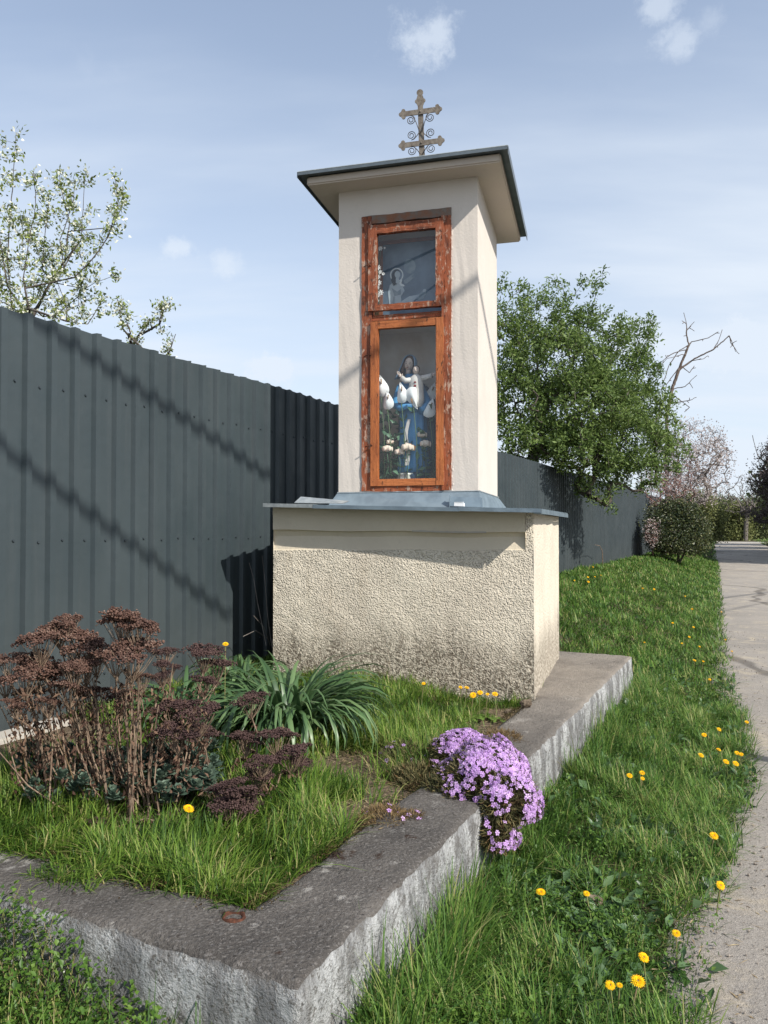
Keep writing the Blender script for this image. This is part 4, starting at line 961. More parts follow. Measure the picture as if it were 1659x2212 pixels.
# chickweed heap in front of the short wall run, bottom left
def chickweed():
    P = []; n = 0
    while len(P) < 15000:
        s = 1.20+.52*RNG.random(); q = -3.3+2.15*RNG.random()
        top = .40-.28*smooth((q+2.05)/.7)+.05*noise2(s, q, 6, 1); top *= .75+.35*noise2(s, q, 2.5, 4)+.2
        z = .05+top*RNG.random()**.6; P.append(tuple(W(s, q, z)))
    weeds('chickweed', 0, P, .020, M['chick'], 'leafy chickweed with tiny white flowers heaped against the short wall run')
    mb = MB()
    for k in range(900):
        x, y, z = P[RNG.integers(len(P))]; x += RNG.normal()*.01; mb.tube([(x, y, .04), (x+RNG.normal()*.015, y+RNG.normal()*.015, z*.6), (x+RNG.normal()*.03, y+RNG.normal()*.03, z)], .0011, 3, cap=False)
    tag(mb.build('chickweed_stems', M['dandelion_stem']), 'thin stems under the chickweed leaves', 'ground cover', kind='stuff')
    n = 160; idx = RNG.choice(len(P), n); Q = np.array(P)[idx]; Q[:, 2] += .012; V, T, A = diamonds(Q, np.full(n, .006), np.full(n, .006), runit(n), runit(n), RNG.random(n))
    tag(link('chickweed_flowers', np_mesh('chickweed_flowers', V, None, T, A), M['blossom']), 'tiny white chickweed flowers at bottom left', 'ground cover', kind='stuff')
    Zc = zone(2600, 1.15, 1.71, lambda s: -3.2, lambda s: -1.1, hgt, .10, .30, .004, None, leanr=.5); grass_obj('chickweed_grass', [Zc], M['grass'], 'taller grass blades among the chickweed at bottom left')
chickweed()
# road pebbles and straw
def pebbles():
    V = []; F = []; n = 0
    base = [(1, 0, 0), (-1, 0, 0), (0, 1, 0), (0, -1, 0), (0, 0, 1), (0, 0, -1)]; fc = [(0, 2, 4), (2, 1, 4), (1, 3, 4), (3, 0, 4), (2, 0, 5), (1, 2, 5), (3, 1, 5), (0, 3, 5)]
    for i in range(5200):
        s = 1.2*((13/1.2)**RNG.random()); e = qedge(s); q = e-.10+1.9*RNG.random()**1.6; r = .0022+.007*RNG.random()**4
        c = W(s, q, .010+r*.2); k = len(V); sc = [r*(.6+.8*RNG.random()) for _ in range(3)]
        V += [(c.x+b[0]*sc[0], c.y+b[1]*sc[1], c.z+b[2]*sc[2]*.7) for b in base]; F += [tuple(j+k for j in f) for f in fc]
    me = bpy.data.meshes.new('gravel'); me.from_pydata(V, [], F); tag(link('gravel', me, M['stone']), 'loose gravel scattered on the road edge', 'gravel', kind='stuff')
pebbles()
def moss():
    P = []
    for k in range(9000):
        if RNG.random() < .5: s = 2.0+3.4*RNG.random(); q = -1.475+abs(RNG.normal())*.035-.01; e = noise2(s, 0, 5, 9)
        else: q = -1.45-2.3*RNG.random(); s = 2.03-abs(RNG.normal())*.04; e = noise2(0, q, 5, 9)
        if e < RNG.normal()*.08-.02: continue
        P.append(tuple(W(s, q, .402+.008*RNG.random())))
    weeds('moss', 0, P, .009, leafmat('moss', [(.030, .022, .012), (.055, .036, .018), (.07, .07, .025)], 0, .95, .05, 6), 'dark brown moss creeping over the wall top from the bed edge', cat='moss')
moss()
def litter():
    P = []; mbk = []
    for c, r in zip(PATCH, PR):
        for k in range(150):
            a = RNG.random()*6.28; d = r*1.25*math.sqrt(RNG.random()); x, y = c.x+d*math.cos(a), c.y+d*math.sin(a); s, q = SQ(x, y)
            P.append((x, y, bedh(s, q)+.006+.01*RNG.random()))
    for k in range(420):
        s = 1.3*((14/1.3)**RNG.random()); q = qedge(s)-.22+.35*RNG.random(); P.append(tuple(W(s, q, max(.008, hgt(s, q)+.008))))
    P = np.array(P); n = len(P); d = runit(n); d[:, 2] *= .15; V, T, A = diamonds(P, .02+.05*RNG.random(n), .003+.004*RNG.random(n), d, np.tile([0, 0, 1.], (n, 1)), RNG.random(n))
    tag(link('straw_litter', np_mesh('straw_litter', V, None, T, A), M['straw']), 'dry straw and dead stems lying on bare soil and road edge', 'straw', kind='stuff')
litter()
# ------------------------------------------------------------------ dandelions
def dandelion_meshes():
    hd = MB()
    for ring, (n, r, zt, w_) in enumerate(((22, 1., .10, .26), (18, .86, .28, .26), (14, .62, .42, .24), (9, .36, .5, .2))):
        for k in range(n):
            a = 2*math.pi*(k+.37*ring)/n; ca, sa = math.cos(a), math.sin(a); rr = r*(.92+.13*((k*7) % 5)/5)
            d = Vector((ca, sa, 0)); s_ = Vector((-sa, ca, 0)); z = Vector((0, 0, 1))
            hd.add([d*.12+z*zt*.6, d*rr*.7+s_*w_*.36+z*zt, d*rr+z*(zt+.02), d*rr*.7-s_*w_*.36+z*zt], [(0, 3, 2, 1)])
    me = bpy.data.meshes.new('flower_head'); me.from_pydata([Vector(v)*.021 for v in hd.v], [], hd.f); me.materials.append(M['dandelion']); return me
DH = dandelion_meshes()
def bedz(s, q): return bedh(s, q)
DANDS = [  # display px, py, size, ground kind, label
 (487, 1392, 1.1, 'b', 'yellow dandelion above the strap-leaved clump beside the black shadow on the fence'), (407, 1748, 1.35, 'b', 'yellow dandelion in front of the dried brown stalks, nearest the camera in the bed'),
 (915, 1477, .9, 'b', 'lone dandelion at the left of those before the pedestal'), (994.6, 1485, .9, 'b', 'small dandelion at the left end of the row before the pedestal'), (1008, 1486, 1.05, 'b', 'dandelion second from the left in the row before the pedestal'),
 (1022, 1502, 1.4, 'b', 'largest lowest dandelion in the row before the pedestal'), (1037, 1497, 1.3, 'b', 'dandelion just right of the largest one before the pedestal'), (1053, 1500, .8, 'b', 'small side-on dandelion between two big ones before the pedestal'), (1069, 1500, 1.35, 'b', 'tilted dandelion rightmost before the pedestal'),
 (1168, 1928, 1.25, 'v', 'orange-yellow dandelion in dark grass below the purple phlox'), (1267, 1931, .9, 'v', 'dandelion beside the brown dead leaf in the verge'), (1461, 2017, 1., 'v', 'ragged dandelion in the lower right verge near the road edge'), (1390, 2069, 1.2, 'v', 'side-on dandelion in the lower right verge, above the biggest bloom'),
 (1378, 2121, 1.5, 'v', 'biggest dandelion bloom near the bottom right of the verge'), (1318, 2129, 1.05, 'v', 'dandelion left of the biggest bloom at the bottom right'), (1338, 2129, .7, 'v', 'closed dandelion between two open ones at the bottom right'), (1556, 1913, 1.2, 'v', 'dandelion leaning out over the sandy road edge'),
 (1542, 1806, 1.35, 'v', 'dandelion by the leafy tuft that juts on to the road'), (1360, 1676, 1.1, 'v', 'dandelion left of a stacked pair in mid verge'), (1387, 1670, 1.1, 'v', 'upper dandelion of the stacked pair in mid verge'), (1388, 1682, .8, 'v', 'lower dandelion of the stacked pair in mid verge'),
 (1521, 1588, 1.2, 'v', 'dandelion above the group at the road shadow, left of two'), (1553, 1576, 1.1, 'v', 'dandelion above the group at the road shadow, right of two'), (1514, 1632, 1.2, 'v', 'leftmost dandelion of the group beside the road shadow'), (1552, 1620, 1.1, 'v', 'dandelion at the top centre of the group beside the road shadow'),
 (1568, 1646, 1.3, 'v', 'round dandelion lowest in the group beside the road shadow'), (1589, 1650, 1.3, 'v', 'dandelion at the lower right of the group beside the road shadow'), (1592, 1627, 1.1, 'v', 'dandelion touching the road shadow, left of the last one'), (1601, 1630, 1., 'v', 'last dandelion on the right, touching the road shadow'),
 (1613, 1560, 1., 'v', 'dandelion standing over the road edge above the shadow'), (1500, 1427, 1.3, 'v', 'bright dandelion level with the far end of the wall'), (1519, 1429, .9, 'v', 'small dandelion right of the bright one level with the wall end'), (1533, 1468, 1., 'v', 'dandelion below the pair level with the wall end'),
 (1511, 1397, .9, 'v', 'dandelion above the pair level with the wall end'), (1473, 1390, .9, 'v', 'pale dandelion left in the row above the wall end'), (1392, 1388, .9, 'v', 'dandelion just behind the far end of the wall'), (1567, 1382, .9, 'v', 'dandelion on the road edge beyond the wall end'), (1581, 1407, .8, 'v', 'sliver of dandelion on the road edge nearest the wall end'),
 (1489, 1376, 1., 'v', 'dandelion below two others on the bank'), (1498, 1355, 1.1, 'v', 'dandelion right of centre on the bank'), (1453, 1346, 1.1, 'v', 'dandelion at the left on the middle of the bank'), (1495, 1316, 1.2, 'v', 'bright dandelion high on the roadside of the bank'), (1558, 1322, .9, 'v', 'dandelion at the road edge beside the bank'),
 (1480, 1288, .8, 'v', 'tiny dandelion high on the bank toward the road'), (1413, 1273, 1.2, 'v', 'bright dandelion near the crest of the bank'), (1388, 1271, .9, 'v', 'dandelion left of the bright one near the crest'), (1271, 1257, 1.2, 'v', 'lower dandelion of the tight pair by the pedestal side'),
 (1270, 1247, 1.1, 'v', 'upper dandelion of the tight pair by the pedestal side'), (1285, 1246, .9, 'v', 'dandelion right of the tight pair by the pedestal side'), (1298, 1243, .9, 'v', 'rightmost dandelion of the cluster by the pedestal side'), (1281, 1225, .9, 'v', 'dandelion above the cluster by the pedestal side'), (1241, 1254, .8, 'v', 'dandelion nearest the pedestal side on the bank')]
def dandelions():
    for (px, py, sz, kd, lab) in DANDS:
        hh = .15 if kd == 'v' else .17
        if px == 487: hh = .55
        if px == 407: hh = .17
        f = hgt if kd == 'v' else bedh
        p = hit_ground(px, py, hh, f); g = Vector((p.x, p.y, p.z-hh)); off = Vector((RNG.normal()*.02, RNG.normal()*.02, 0))
        t = thing('dandelion', g+off, lab, 'dandelion', 'dandelions growing in the bed and the verge')
        mb = MB(); mb.tube([g+off, g+off*.4+Vector((0, 0, hh*.6)), p-Vector((0, 0, .004))], [.0028, .0024, .003], 5); mb.ball(p-Vector((0, 0, .002)), .006*sz, nu=6, nv=5); mb.build('stem', M['dandelion_stem'], t)
        o = link('flower_head', DH, [], t, p)
        if p.y < 8:
            V = []; Fq = []
            for k in range(8):
                a = k*.785+RNG.random()*.5; L = .05+.05*RNG.random(); d = Vector((math.cos(a), math.sin(a), .35)); s_ = Vector((-math.sin(a), math.cos(a), 0)); q = Vector((0, 0, .02)); n0 = len(V)
                for (u, w_) in ((.05, .003), (.3, .009), (.42, .005), (.6, .013), (.72, .007), (.88, .012), (1, .001)): V += [q+d*L*u-s_*w_-Vector((0, 0, .03*u*u)), q+d*L*u+s_*w_-Vector((0, 0, .03*u*u))]
                Fq += [(n0+2*m, n0+2*m+1, n0+2*m+3, n0+2*m+2) for m in range(6)]
            mr = np_mesh('leaf_rosette', np.array([tuple(v) for v in V]), np.array(Fq), None, np.full(len(V), RNG.random())); link('leaf_rosette', mr, M['chick'], t)
        far = max(1., p.y/9.)
        o.scale = (sz*.82*far**.5,)*3; d = (Vector((0, 0, EYE))-p).normalized()*.5+Vector((0, 0, 1.0))+SUND*.5+Vector((RNG.normal()*.25, RNG.normal()*.25, 0)); o.rotation_euler = d.to_track_quat('Z', 'Y').to_euler()
dandelions()
# dead leaf and dirt clod in the verge
p = hit_ground(1281, 1945, .05); mb = MB(); mb.ball(p, .045, .03, .018, 9, 6); mb.v = [(x+.006*mnoise.noise(Vector((x*60, y*60, z*60))), y, z+.008*mnoise.noise(Vector((x*50, y*50, z*50)))) for x, y, z in mb.v]
tag(mb.build('dead_leaf', simple('dead_leaf', (.22, .18, .13), (.12, .09, .06), 40, .9), loc=p), 'brown curled dead leaf lying in the verge grass', 'leaf')
for (px, py, rr, lab) in ((1135, 1520, .045, 'dark crumbly clod at the near corner of the pedestal'), (1098, 1538, .03, 'small clod of mortar beside the pedestal corner'), (1045, 1582, .022, 'small stone on the bare soil beside the ledge'), (868, 1662, .020, 'small stone on the bare soil before the phlox')):
    p = hit_ground(px, py, .02, bedh if px != 1135 else (lambda s, q: .41)); mb = MB(); mb.ball(p, rr, rr*.8, rr*.6, 10, 7); mb.v = [tuple(Vector(v)+Vector((1, 1, 1))*.35*rr*mnoise.noise(Vector(v)*55)) for v in mb.v]
    tag(mb.build('clod', simple('earth_clod', (.16, .125, .09), (.08, .062, .045), 50, .95, .1, 0, .008, 60), loc=p), lab, 'clod')
# ------------------------------------------------------------------ strap-leaved clumps (daylilies)
def clump(c, n, rad, ln, label, seed):
    rg = np.random.default_rng(seed); th = thing('strap_leaf_clump', c, label, 'plant', 'clumps of strap leaves in the bed')
    for k in range(n):
        a = rg.random()*2*math.pi; rb = rad*math.sqrt(rg.random()); b = Vector(c)+Vector((rb*math.cos(a), rb*math.sin(a), 0)); yaw = a+rg.normal()*.6
        d = Vector((math.cos(yaw), math.sin(yaw), 0)); sd = Vector((-d.y, d.x, 0)); L = ln*(.7+.5*rg.random()); w_ = .010+.007*rg.random(); out = rg.random()*.6+.35*(rb/rad)+.05; tw = rg.normal()*.5
        V = []; p = b.copy(); ang = R(84)-out*R(14); m = 7
        for i in range(m+1):
            t = i/m; ww = w_*(1-t**2.5)*(.6+.4*min(1, t*5))+.0008; s2 = (sd*math.cos(tw*t)+Vector((0, 0, 1))*math.sin(tw*t)).normalized(); up = s2.cross(d)
            V += [p-s2*ww, p-up*ww*.35, p+s2*ww]
            p = p+(d*math.cos(ang)+Vector((0, 0, 1))*math.sin(ang))*(L/m); ang -= R(17)*(.45+out)*(1+.9*t)
            if p.z < c[2]+.01: p.z = c[2]+.01
        F = []
        for i in range(m): F += [(3*i, 3*i+1, 3*i+4, 3*i+3), (3*i+1, 3*i+2, 3*i+5, 3*i+4)]
        V = [Vector(v)-Vector(c) for v in V]; q = [f for f in F]
        me = np_mesh('leaf', np.array([tuple(v) for v in V]), np.array(q), None, np.full(len(V), rg.random()), True); link('leaf', me, M['strap'], th)
def bg(px, py, z=0.): p = hit_ground(px, py, z, bedh); return Vector((p.x, p.y, p.z))
clump(bg(620, 1590), 295, .24, .66, 'large clump of arching dark green strap leaves before the pedestal', 1)
clump(bg(400, 1565), 80, .14, .48, 'smaller strap-leaved clump behind the dried flower stalks', 2)
clump(bg(520, 1500), 80, .12, .50, 'upright strap leaves at the back against the black shadow', 3)
# ------------------------------------------------------------------ dried stonecrop plants
def head_mesh(seed, dark=False):
    rg = np.random.default_rng(seed); V = []; F = []; A = []
    base = [(1, 0, 0), (-1, 0, 0), (0, 1, 0), (0, -1, 0), (0, 0, 1), (0, 0, -1)]; fc = [(0, 2, 4), (2, 1, 4), (1, 3, 4), (3, 0, 4), (2, 0, 5), (1, 2, 5), (3, 1, 5), (0, 3, 5)]
    subs = [(rg.random()*6.28, .85*math.sqrt(rg.random())) for _ in range(20)]
    for (a0, r0) in subs:
        cx, cy = r0*math.cos(a0), r0*math.sin(a0); cz = .30*(1-r0*r0)+.10*rg.normal(); rr = .24+.12*rg.random(); tone = rg.random()*.5
        for k in range(46):
            a = rg.random()*6.28; r = rr*math.sqrt(rg.random()); x, y = cx+r*math.cos(a), cy+r*math.sin(a); z = cz+.10*(1-(r/rr)**2)+.05*rg.normal(); sz = .034+.026*rg.random(); n = len(V)
            jt = [.6+.8*rg.random() for _ in range(3)]; V += [(x+b[0]*sz*jt[0], y+b[1]*sz*jt[1], z+b[2]*sz*jt[2]) for b in base]; F += [tuple(i+n for i in f) for f in fc]; A += [min(1, tone+.5*rg.random())]*6
    me = np_mesh('flower_head', np.array(V), None, np.array(F), np.array(A)); return me, subs
HM = [head_mesh(20+i) for i in range(5)]
for me, _ in HM: me.materials.append(M['dry_head'])
HD = [head_mesh(40+i) for i in range(4)]
for me, _ in HD: me.materials.append(M['dry_head_dark'])
def sedum(label, basepx, heads, seed, mats):
    rg = np.random.default_rng(seed); g = bg(*basepx); th = thing('dried_stonecrop', g, label, 'plant', 'dried flower plants at the front of the bed')
    for (px, py, rpx, dd) in heads:
        depth = g.y+dd; p = at(px, py, depth); r = rpx*1.15*depth/FPX; me, subs = mats[rg.integers(len(mats))]
        b = g+Vector((rg.normal()*.06, rg.normal()*.05, -.01)); b.x += (p.x-g.x)*.35
        mid = b.lerp(p, .55)+Vector((rg.normal()*.02-(p.x-b.x)*.12, rg.normal()*.02, .03)); neck = p-Vector((0, 0, r*.75))+(mid-p)*.05
        mb = MB(); mb.tube([b, b.lerp(mid, .5), mid, mid.lerp(neck, .6), neck], [.0046, .0042, .0036, .0032, .0028], 4)
        ro = rg.random()*6.28; c_, s_ = math.cos(ro), math.sin(ro)
        for (a0, r0) in subs:
            q = p+Vector((r0*math.cos(a0+ro), r0*math.sin(a0+ro), .30*(1-r0*r0)-.05))*r; st = neck+(p-neck)*(-.25*rg.random()); mb.tube([st, st.lerp(q, .5)+Vector((0, 0, -.1*r)), q], [.0022, .0016, .0012], 4, cap=False)
        mb.build('stalk', M['dry_stalk'], th)
        o = link('flower_head', me, [], th, p); o.scale = (r, r*.95, r*.80); o.rotation_euler = (rg.normal()*.16, rg.normal()*.16, ro)
        # drooping dead leaves along the stalk
        n = 26; ts = rg.random(n)**.8; P = np.array([tuple(b.lerp(mid, t*1.6) if t < .62 else mid.lerp(neck, (t-.62)/.38)) for t in ts]); d = rg.normal(size=(n, 3)); d[:, 2] = -np.abs(d[:, 2])-.5
        V, T, A = diamonds(P, .016+.024*rg.random(n), .006+.009*rg.random(n), d, rg.normal(size=(n, 3)), rg.random(n), .5); me2 = np_mesh('dead_leaves', V-np.array(tuple(g)), None, T, A); link('dead_leaves', me2, M['dry_leaf'], th)
sedum('leftmost dried stonecrop with brown flat heads leaning to the left frame edge', (150, 1745), [(20, 1432, 34, 0), (85, 1440, 52, .05), (55, 1462, 44, -.05), (120, 1462, 40, .1), (10, 1475, 30, .1), (30, 1525, 26, -.1), (70, 1500, 34, .2), (105, 1520, 28, -.08)], 5, HM)
sedum('dried stonecrop with stepped brown heads, second from the left', (250, 1745), [(150, 1342, 30, .1), (128, 1358, 36, .05), (85, 1385, 52, 0), (165, 1382, 52, .1), (190, 1405, 46, .05), (185, 1440, 42, 0), (160, 1450, 36, -.1), (210, 1425, 34, .2), (150, 1490, 38, -.08), (200, 1500, 34, .1)], 6, HM)
sedum('tallest dried stonecrop with two broad rust-brown heads stacked one above the other', (275, 1770), [(280, 1350, 60, 0), (262, 1345, 45, .05), (300, 1362, 42, -.05), (285, 1412, 58, -.08), (250, 1418, 42, .05), (262, 1508, 36, .2), (310, 1465, 24, .1)], 7, HM)
sedum('dried stonecrop with dull purple-brown heads right of the tallest one', (385, 1740), [(357, 1412, 27, .1), (362, 1440, 28, .05), (440, 1412, 40, .15), (470, 1440, 36, .2), (350, 1460, 20, 0), (445, 1475, 28, .1), (372, 1532, 40, 0), (425, 1548, 48, -.05), (385, 1585, 46, -.1), (345, 1590, 30, -.05), (440, 1585, 34, .05)], 8, HD)
sedum('lone dried stonecrop head standing before the strap leaves', (560, 1700), [(542, 1512, 36, .15), (530, 1603, 34, .0), (525, 1590, 24, .1)], 9, HD)
sedum('dried stonecrop with three sagging heads over the right end of the grass', (600, 1730), [(600, 1595, 42, .1), (630, 1632, 40, 0), (645, 1648, 28, .05), (565, 1650, 34, -.1), (560, 1675, 30, -.05)], 10, HD)
sedum('low collapsed dried stonecrop near the dandelion', (480, 1790), [(500, 1700, 36, .0), (480, 1712, 34, .05), (520, 1725, 46, -.05), (500, 1750, 44, -.1), (535, 1742, 28, .05), (210, 1778, 22, -.05)], 11, HD)
def stalks_misc():
    t = thing('dead_plant', bg(160, 1760), 'bundle of bare pale and brown dead stems leaning left among the dried plants', 'plant'); rg = np.random.default_rng(3)
    for k in range(60):
        x0 = 90+300*rg.random(); y0 = 1700+70*rg.random(); p = bg(x0, y0); L = .25+.38*rg.random(); dx = -.22*rg.random()-.02+.10*(x0-220)/200; q = p+Vector((dx, .05*rg.normal(), L))
        mb = MB(); mb.tube([p, p.lerp(q, .5)+Vector((-.02, 0, -.02)), q], [.004, .0034, .002], 4); mb.build('stem', M['dry_stalk'] if k % 11 else M['straw'], t)
    n = 1500; P = np.array([tuple(at(20+430*rg.random(), 1480+230*rg.random(), 3.05+.5*rg.random())) for _ in range(n)]); d = rg.normal(size=(n, 3)); d[:, 2] -= 1
    V, T, A = diamonds(P, .014+.022*rg.random(n), .006+.008*rg.random(n), d, rg.normal(size=(n, 3)), rg.random(n), .5); me = np_mesh('withered_leaves', V-np.array(tuple(WPOS[t])), None, T, A); o = link('withered_leaves', me, M['dry_leaf'], t); o['kind'] = 'stuff'
stalks_misc()
def rosettes():
    rg = np.random.default_rng(8); V = []; Q = []; A = []; k = 0
    cs = [(40+rg.random()*430, 1690+rg.random()*85) for _ in range(120)]+[(320+rg.random()*140, 1640+rg.random()*110) for _ in range(60)]
    for (x, y) in cs:
        c = bg(x, y); hz = .05+.11*rg.random()
        for i in range(16):
            a = 2.4*i+rg.random(); el = .15+.06*i; L = .046-.0015*i; w_ = .016; d = Vector((math.cos(a)*math.cos(el), math.sin(a)*math.cos(el), math.sin(el))); s_ = Vector((-math.sin(a), math.cos(a), 0)); p = c+Vector((0, 0, hz+.002*i))
            P = [p, p+d*L*.45-s_*w_, p+d*L*.8-s_*w_*.8, p+d*L+Vector((0, 0, .003)), p+d*L*.8+s_*w_*.8, p+d*L*.45+s_*w_]
            V += [tuple(v) for v in P]; Q += [(k, k+1, k+2, k+3), (k, k+3, k+4, k+5)]; A += [rg.random()]*6; k += 6
    tag(link('stonecrop_shoots', np_mesh('stonecrop_shoots', np.array(V), np.array(Q), None, np.array(A), True), M['sedum_leaf']), 'blue-green young stonecrop leaves at the foot of the dried stalks', 'ground cover', kind='stuff')
rosettes()
# ------------------------------------------------------------------ creeping phlox
def phlox():
    # ellipsoid lobes over the wall: (px, py on wall-top plane, z, radii)
    def L(s, q, z, rs, rq, rz): return (W(s-.05, q-.09, z-.01), rs, rq, rz)
    def X(px, py, dp, rs, rq, rz): return (at(px, py, dp), rs, rq, rz)
    lobes = [X(1052, 1692, 3.62, .24, .18, .19), X(1000, 1632, 4.0, .21, .15, .12), X(1088, 1735, 3.48, .17, .14, .15), X(1010, 1720, 3.65, .26, .20, .16), X(1072, 1805, 3.38, .11, .08, .10), X(930, 1690, 3.85, .26, .20, .10)]
    th = thing('creeping_phlox', W(3.7, -1.2, .38), 'cushion of creeping phlox covered in purple flowers spilling over the white wall', 'plant')
    o = np.array(tuple(WPOS[th])); fd, fn = np.array(FD), np.array(FN)
    P = []; N = []
    vol = [l[1]*l[2] for l in lobes]; tot = sum(vol)
    for l, v in zip(lobes, vol):
        n = int(42000*v/tot); u = runit(n); u = u[u[:, 2] > -.35]; loc = np.stack([u[:, 0]*l[1], u[:, 1]*l[2], u[:, 2]*l[3]], 1)
        bmp = np.array([.035*mnoise.noise(Vector(tuple(x*9))) for x in loc]); p = np.array(tuple(l[0]))+np.outer(loc[:, 0], fd)+np.outer(loc[:, 1], fn)+np.outer(loc[:, 2], [0, 0, 1.]); nn = np.outer(u[:, 0]/l[1], fd)+np.outer(u[:, 1]/l[2], fn)+np.outer(u[:, 2]/l[3], [0, 0, 1.]); nn /= np.linalg.norm(nn, axis=1)[:, None]; p += nn*bmp[:, None]
        keep = np.ones(len(p), bool)
        for m in lobes:
            if m is l: continue
            r = p-np.array(tuple(m[0])); e = (r@fd/m[1])**2+(r@fn/m[2])**2+(r[:, 2]/m[3])**2; keep &= e > .93
        P.append(p[keep]); N.append(nn[keep])
    P = np.concatenate(P); N = np.concatenate(N); n = len(P)
    V, T, A = diamonds(P-N*.022-o, .028+.030*RNG.random(n), np.full(n, .0052), N+runit(n)*.9, runit(n), RNG.random(n)); mat_sel = None
    low = P[:, 2] < .23
    me = np_mesh('foliage', V, None, T, A); me.materials.append(M['phlox_green']); me.materials.append(M['phlox_dry'])
    lw = np.tile(low | (RNG.random(n) < .12), 2).astype(np.int32); me.polygons.foreach_set('material_index', lw); f = link('foliage', me, [], th); f['kind'] = 'stuff'
    # dark woody core so the cushion is not hollow
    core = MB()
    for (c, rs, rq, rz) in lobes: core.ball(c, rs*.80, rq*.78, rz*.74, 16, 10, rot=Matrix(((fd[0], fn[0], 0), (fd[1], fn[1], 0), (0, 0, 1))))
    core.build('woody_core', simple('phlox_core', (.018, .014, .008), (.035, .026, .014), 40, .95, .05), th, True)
    # flowers
    fm = MB()
    for k in range(5):
        a = 2*math.pi*k/5; d = Vector((math.cos(a), math.sin(a), 0)); s_ = Vector((-d.y, d.x, 0)); z = Vector((0, 0, 1)); fm.add([d*.001, d*.0075+s_*.0042+z*.001, d*.0115+s_*.0018, d*.0115-s_*.0018, d*.0075-s_*.0042+z*.001], [(0, 4, 3, 2, 1)])
    eye = len(fm.v); fm.add([(Vector((math.cos(a), math.sin(a), 0))*.0016+Vector((0, 0, .0012))) for a in (0, 1.26, 2.5, 3.77, 5.03)], [(0, 1, 2, 3, 4)], 1)
    metas = []
    for i in range(3):
        me = bpy.data.meshes.new('flower'); me.from_pydata(fm.v, [], fm.f); me.polygons.foreach_set('material_index', fm.m); at_ = me.attributes.new('rnd', 'FLOAT', 'POINT'); at_.data.foreach_set('value', [.15+.35*i]*len(fm.v)); me.materials.append(M['phlox']); me.materials.append(M['phlox_eye']); metas.append(me)
    s = P@fd; q = P@fn
    cl = np.array([mnoise.noise(Vector(tuple(p*8))) for p in P]); face = N@np.array([.62, -.15, .60])
    cc = np.array(tuple(at(1068, 1705, 3.6))); lat = (P-cc)@np.array([.82, .1, .45])            # bare towards the lower left
    w_ = np.clip(face*1.6+.15, 0, 1)*np.clip((lat+.20)/.14, 0, 1)*np.clip((P[:, 2]-.15)/.08, 0, 1)*np.clip(cl*2.6+.95, .03, 1)+1e-9
    w_ = np.where(np.arange(n) >= 0, w_, 0); w_ /= w_.sum()
    idx = RNG.choice(n, min(3600, (w_ > 0).sum()), replace=False, p=w_)
    camd = [math.hypot(P[i][0], P[i][1]) for i in idx]
    order = list(range(len(idx))); vis = [j for j in order if (np.dot(np.array([0, 0, EYE])-P[idx[j]], N[idx[j]]) > 0)]
    main = set(vis[:300]); extraV = []; extraF = []; extraA = []
    for j, i in enumerate(idx):
        p = Vector(tuple(P[i]+N[i]*.012)); d = Vector(tuple(N[i]+RNG.normal(size=3)*.35)); r = d.to_track_quat('Z', 'Y').to_matrix() @ Matrix.Rotation(RNG.random()*6.28, 3, 'Z'); sc = .68+.36*RNG.random()
        if j in main:
            ob = link('flower', metas[j % 3], [], th, p); ob.rotation_euler = r.to_euler(); ob.scale = (sc,)*3
        else:
            k = len(extraV); extraV += [tuple(p+r @ (Vector(v)*sc)-WPOS[th]) for v in fm.v[:25]]; extraF += [tuple(a+k for a in f) for f in fm.f[:5]]; extraA += [RNG.random()]*25
    me = bpy.data.meshes.new('flowers'); me.from_pydata(extraV, [], extraF); a = me.attributes.new('rnd', 'FLOAT', 'POINT'); a.data.foreach_set('value', extraA); me.materials.append(M['phlox']); ob = link('flowers', me, [], th); ob['kind'] = 'stuff'
    # small second tuft on the wall and bed edge
    for (px, py, r, lab, nf) in ((830, 1775, .11, 'straggly phlox tuft at the inner edge of the wall top, left of the cushion', 5), (893, 1772, .05, 'tiny phlox sprig with two pink flowers on the wall top', 8), (1085, 1600, .11, 'leafless brown phlox tuft beside the ledge, behind the purple cushion', 0), (880, 1640, .17, 'nearly flowerless grey-green phlox mat left of the purple cushion', 14)):
        c = hit_ground(px, py, .0, lambda s, q: .39); n = int(60000*r*r)+300; t = thing('phlox_tuft', c, lab, 'plant'); u = runit(n); u[:, 2] = np.abs(u[:, 2]); p = np.array(tuple(c))+u*np.array([r, r, r*.45])*(.6+.4*RNG.random(n))[:, None]
        V, T, A = diamonds(p-np.array(tuple(c)), .018+.022*RNG.random(n), np.full(n, .003), u+runit(n)*.9, runit(n), RNG.random(n)); me = np_mesh('foliage', V, None, T, A); ob = link('foliage', me, M['phlox_dry'] if nf in (0, 5, 8) else M['phlox_green'], t); ob['kind'] = 'stuff'
        for k in range(nf):
            i = RNG.integers(n); ob = link('flower', metas[k % 3], [], t, Vector(tuple(p[i]+u[i]*.012))); ob.rotation_euler = Vector(tuple(u[i]+np.array([.3, -.5, .5]))).to_track_quat('Z', 'Y').to_euler()
phlox()
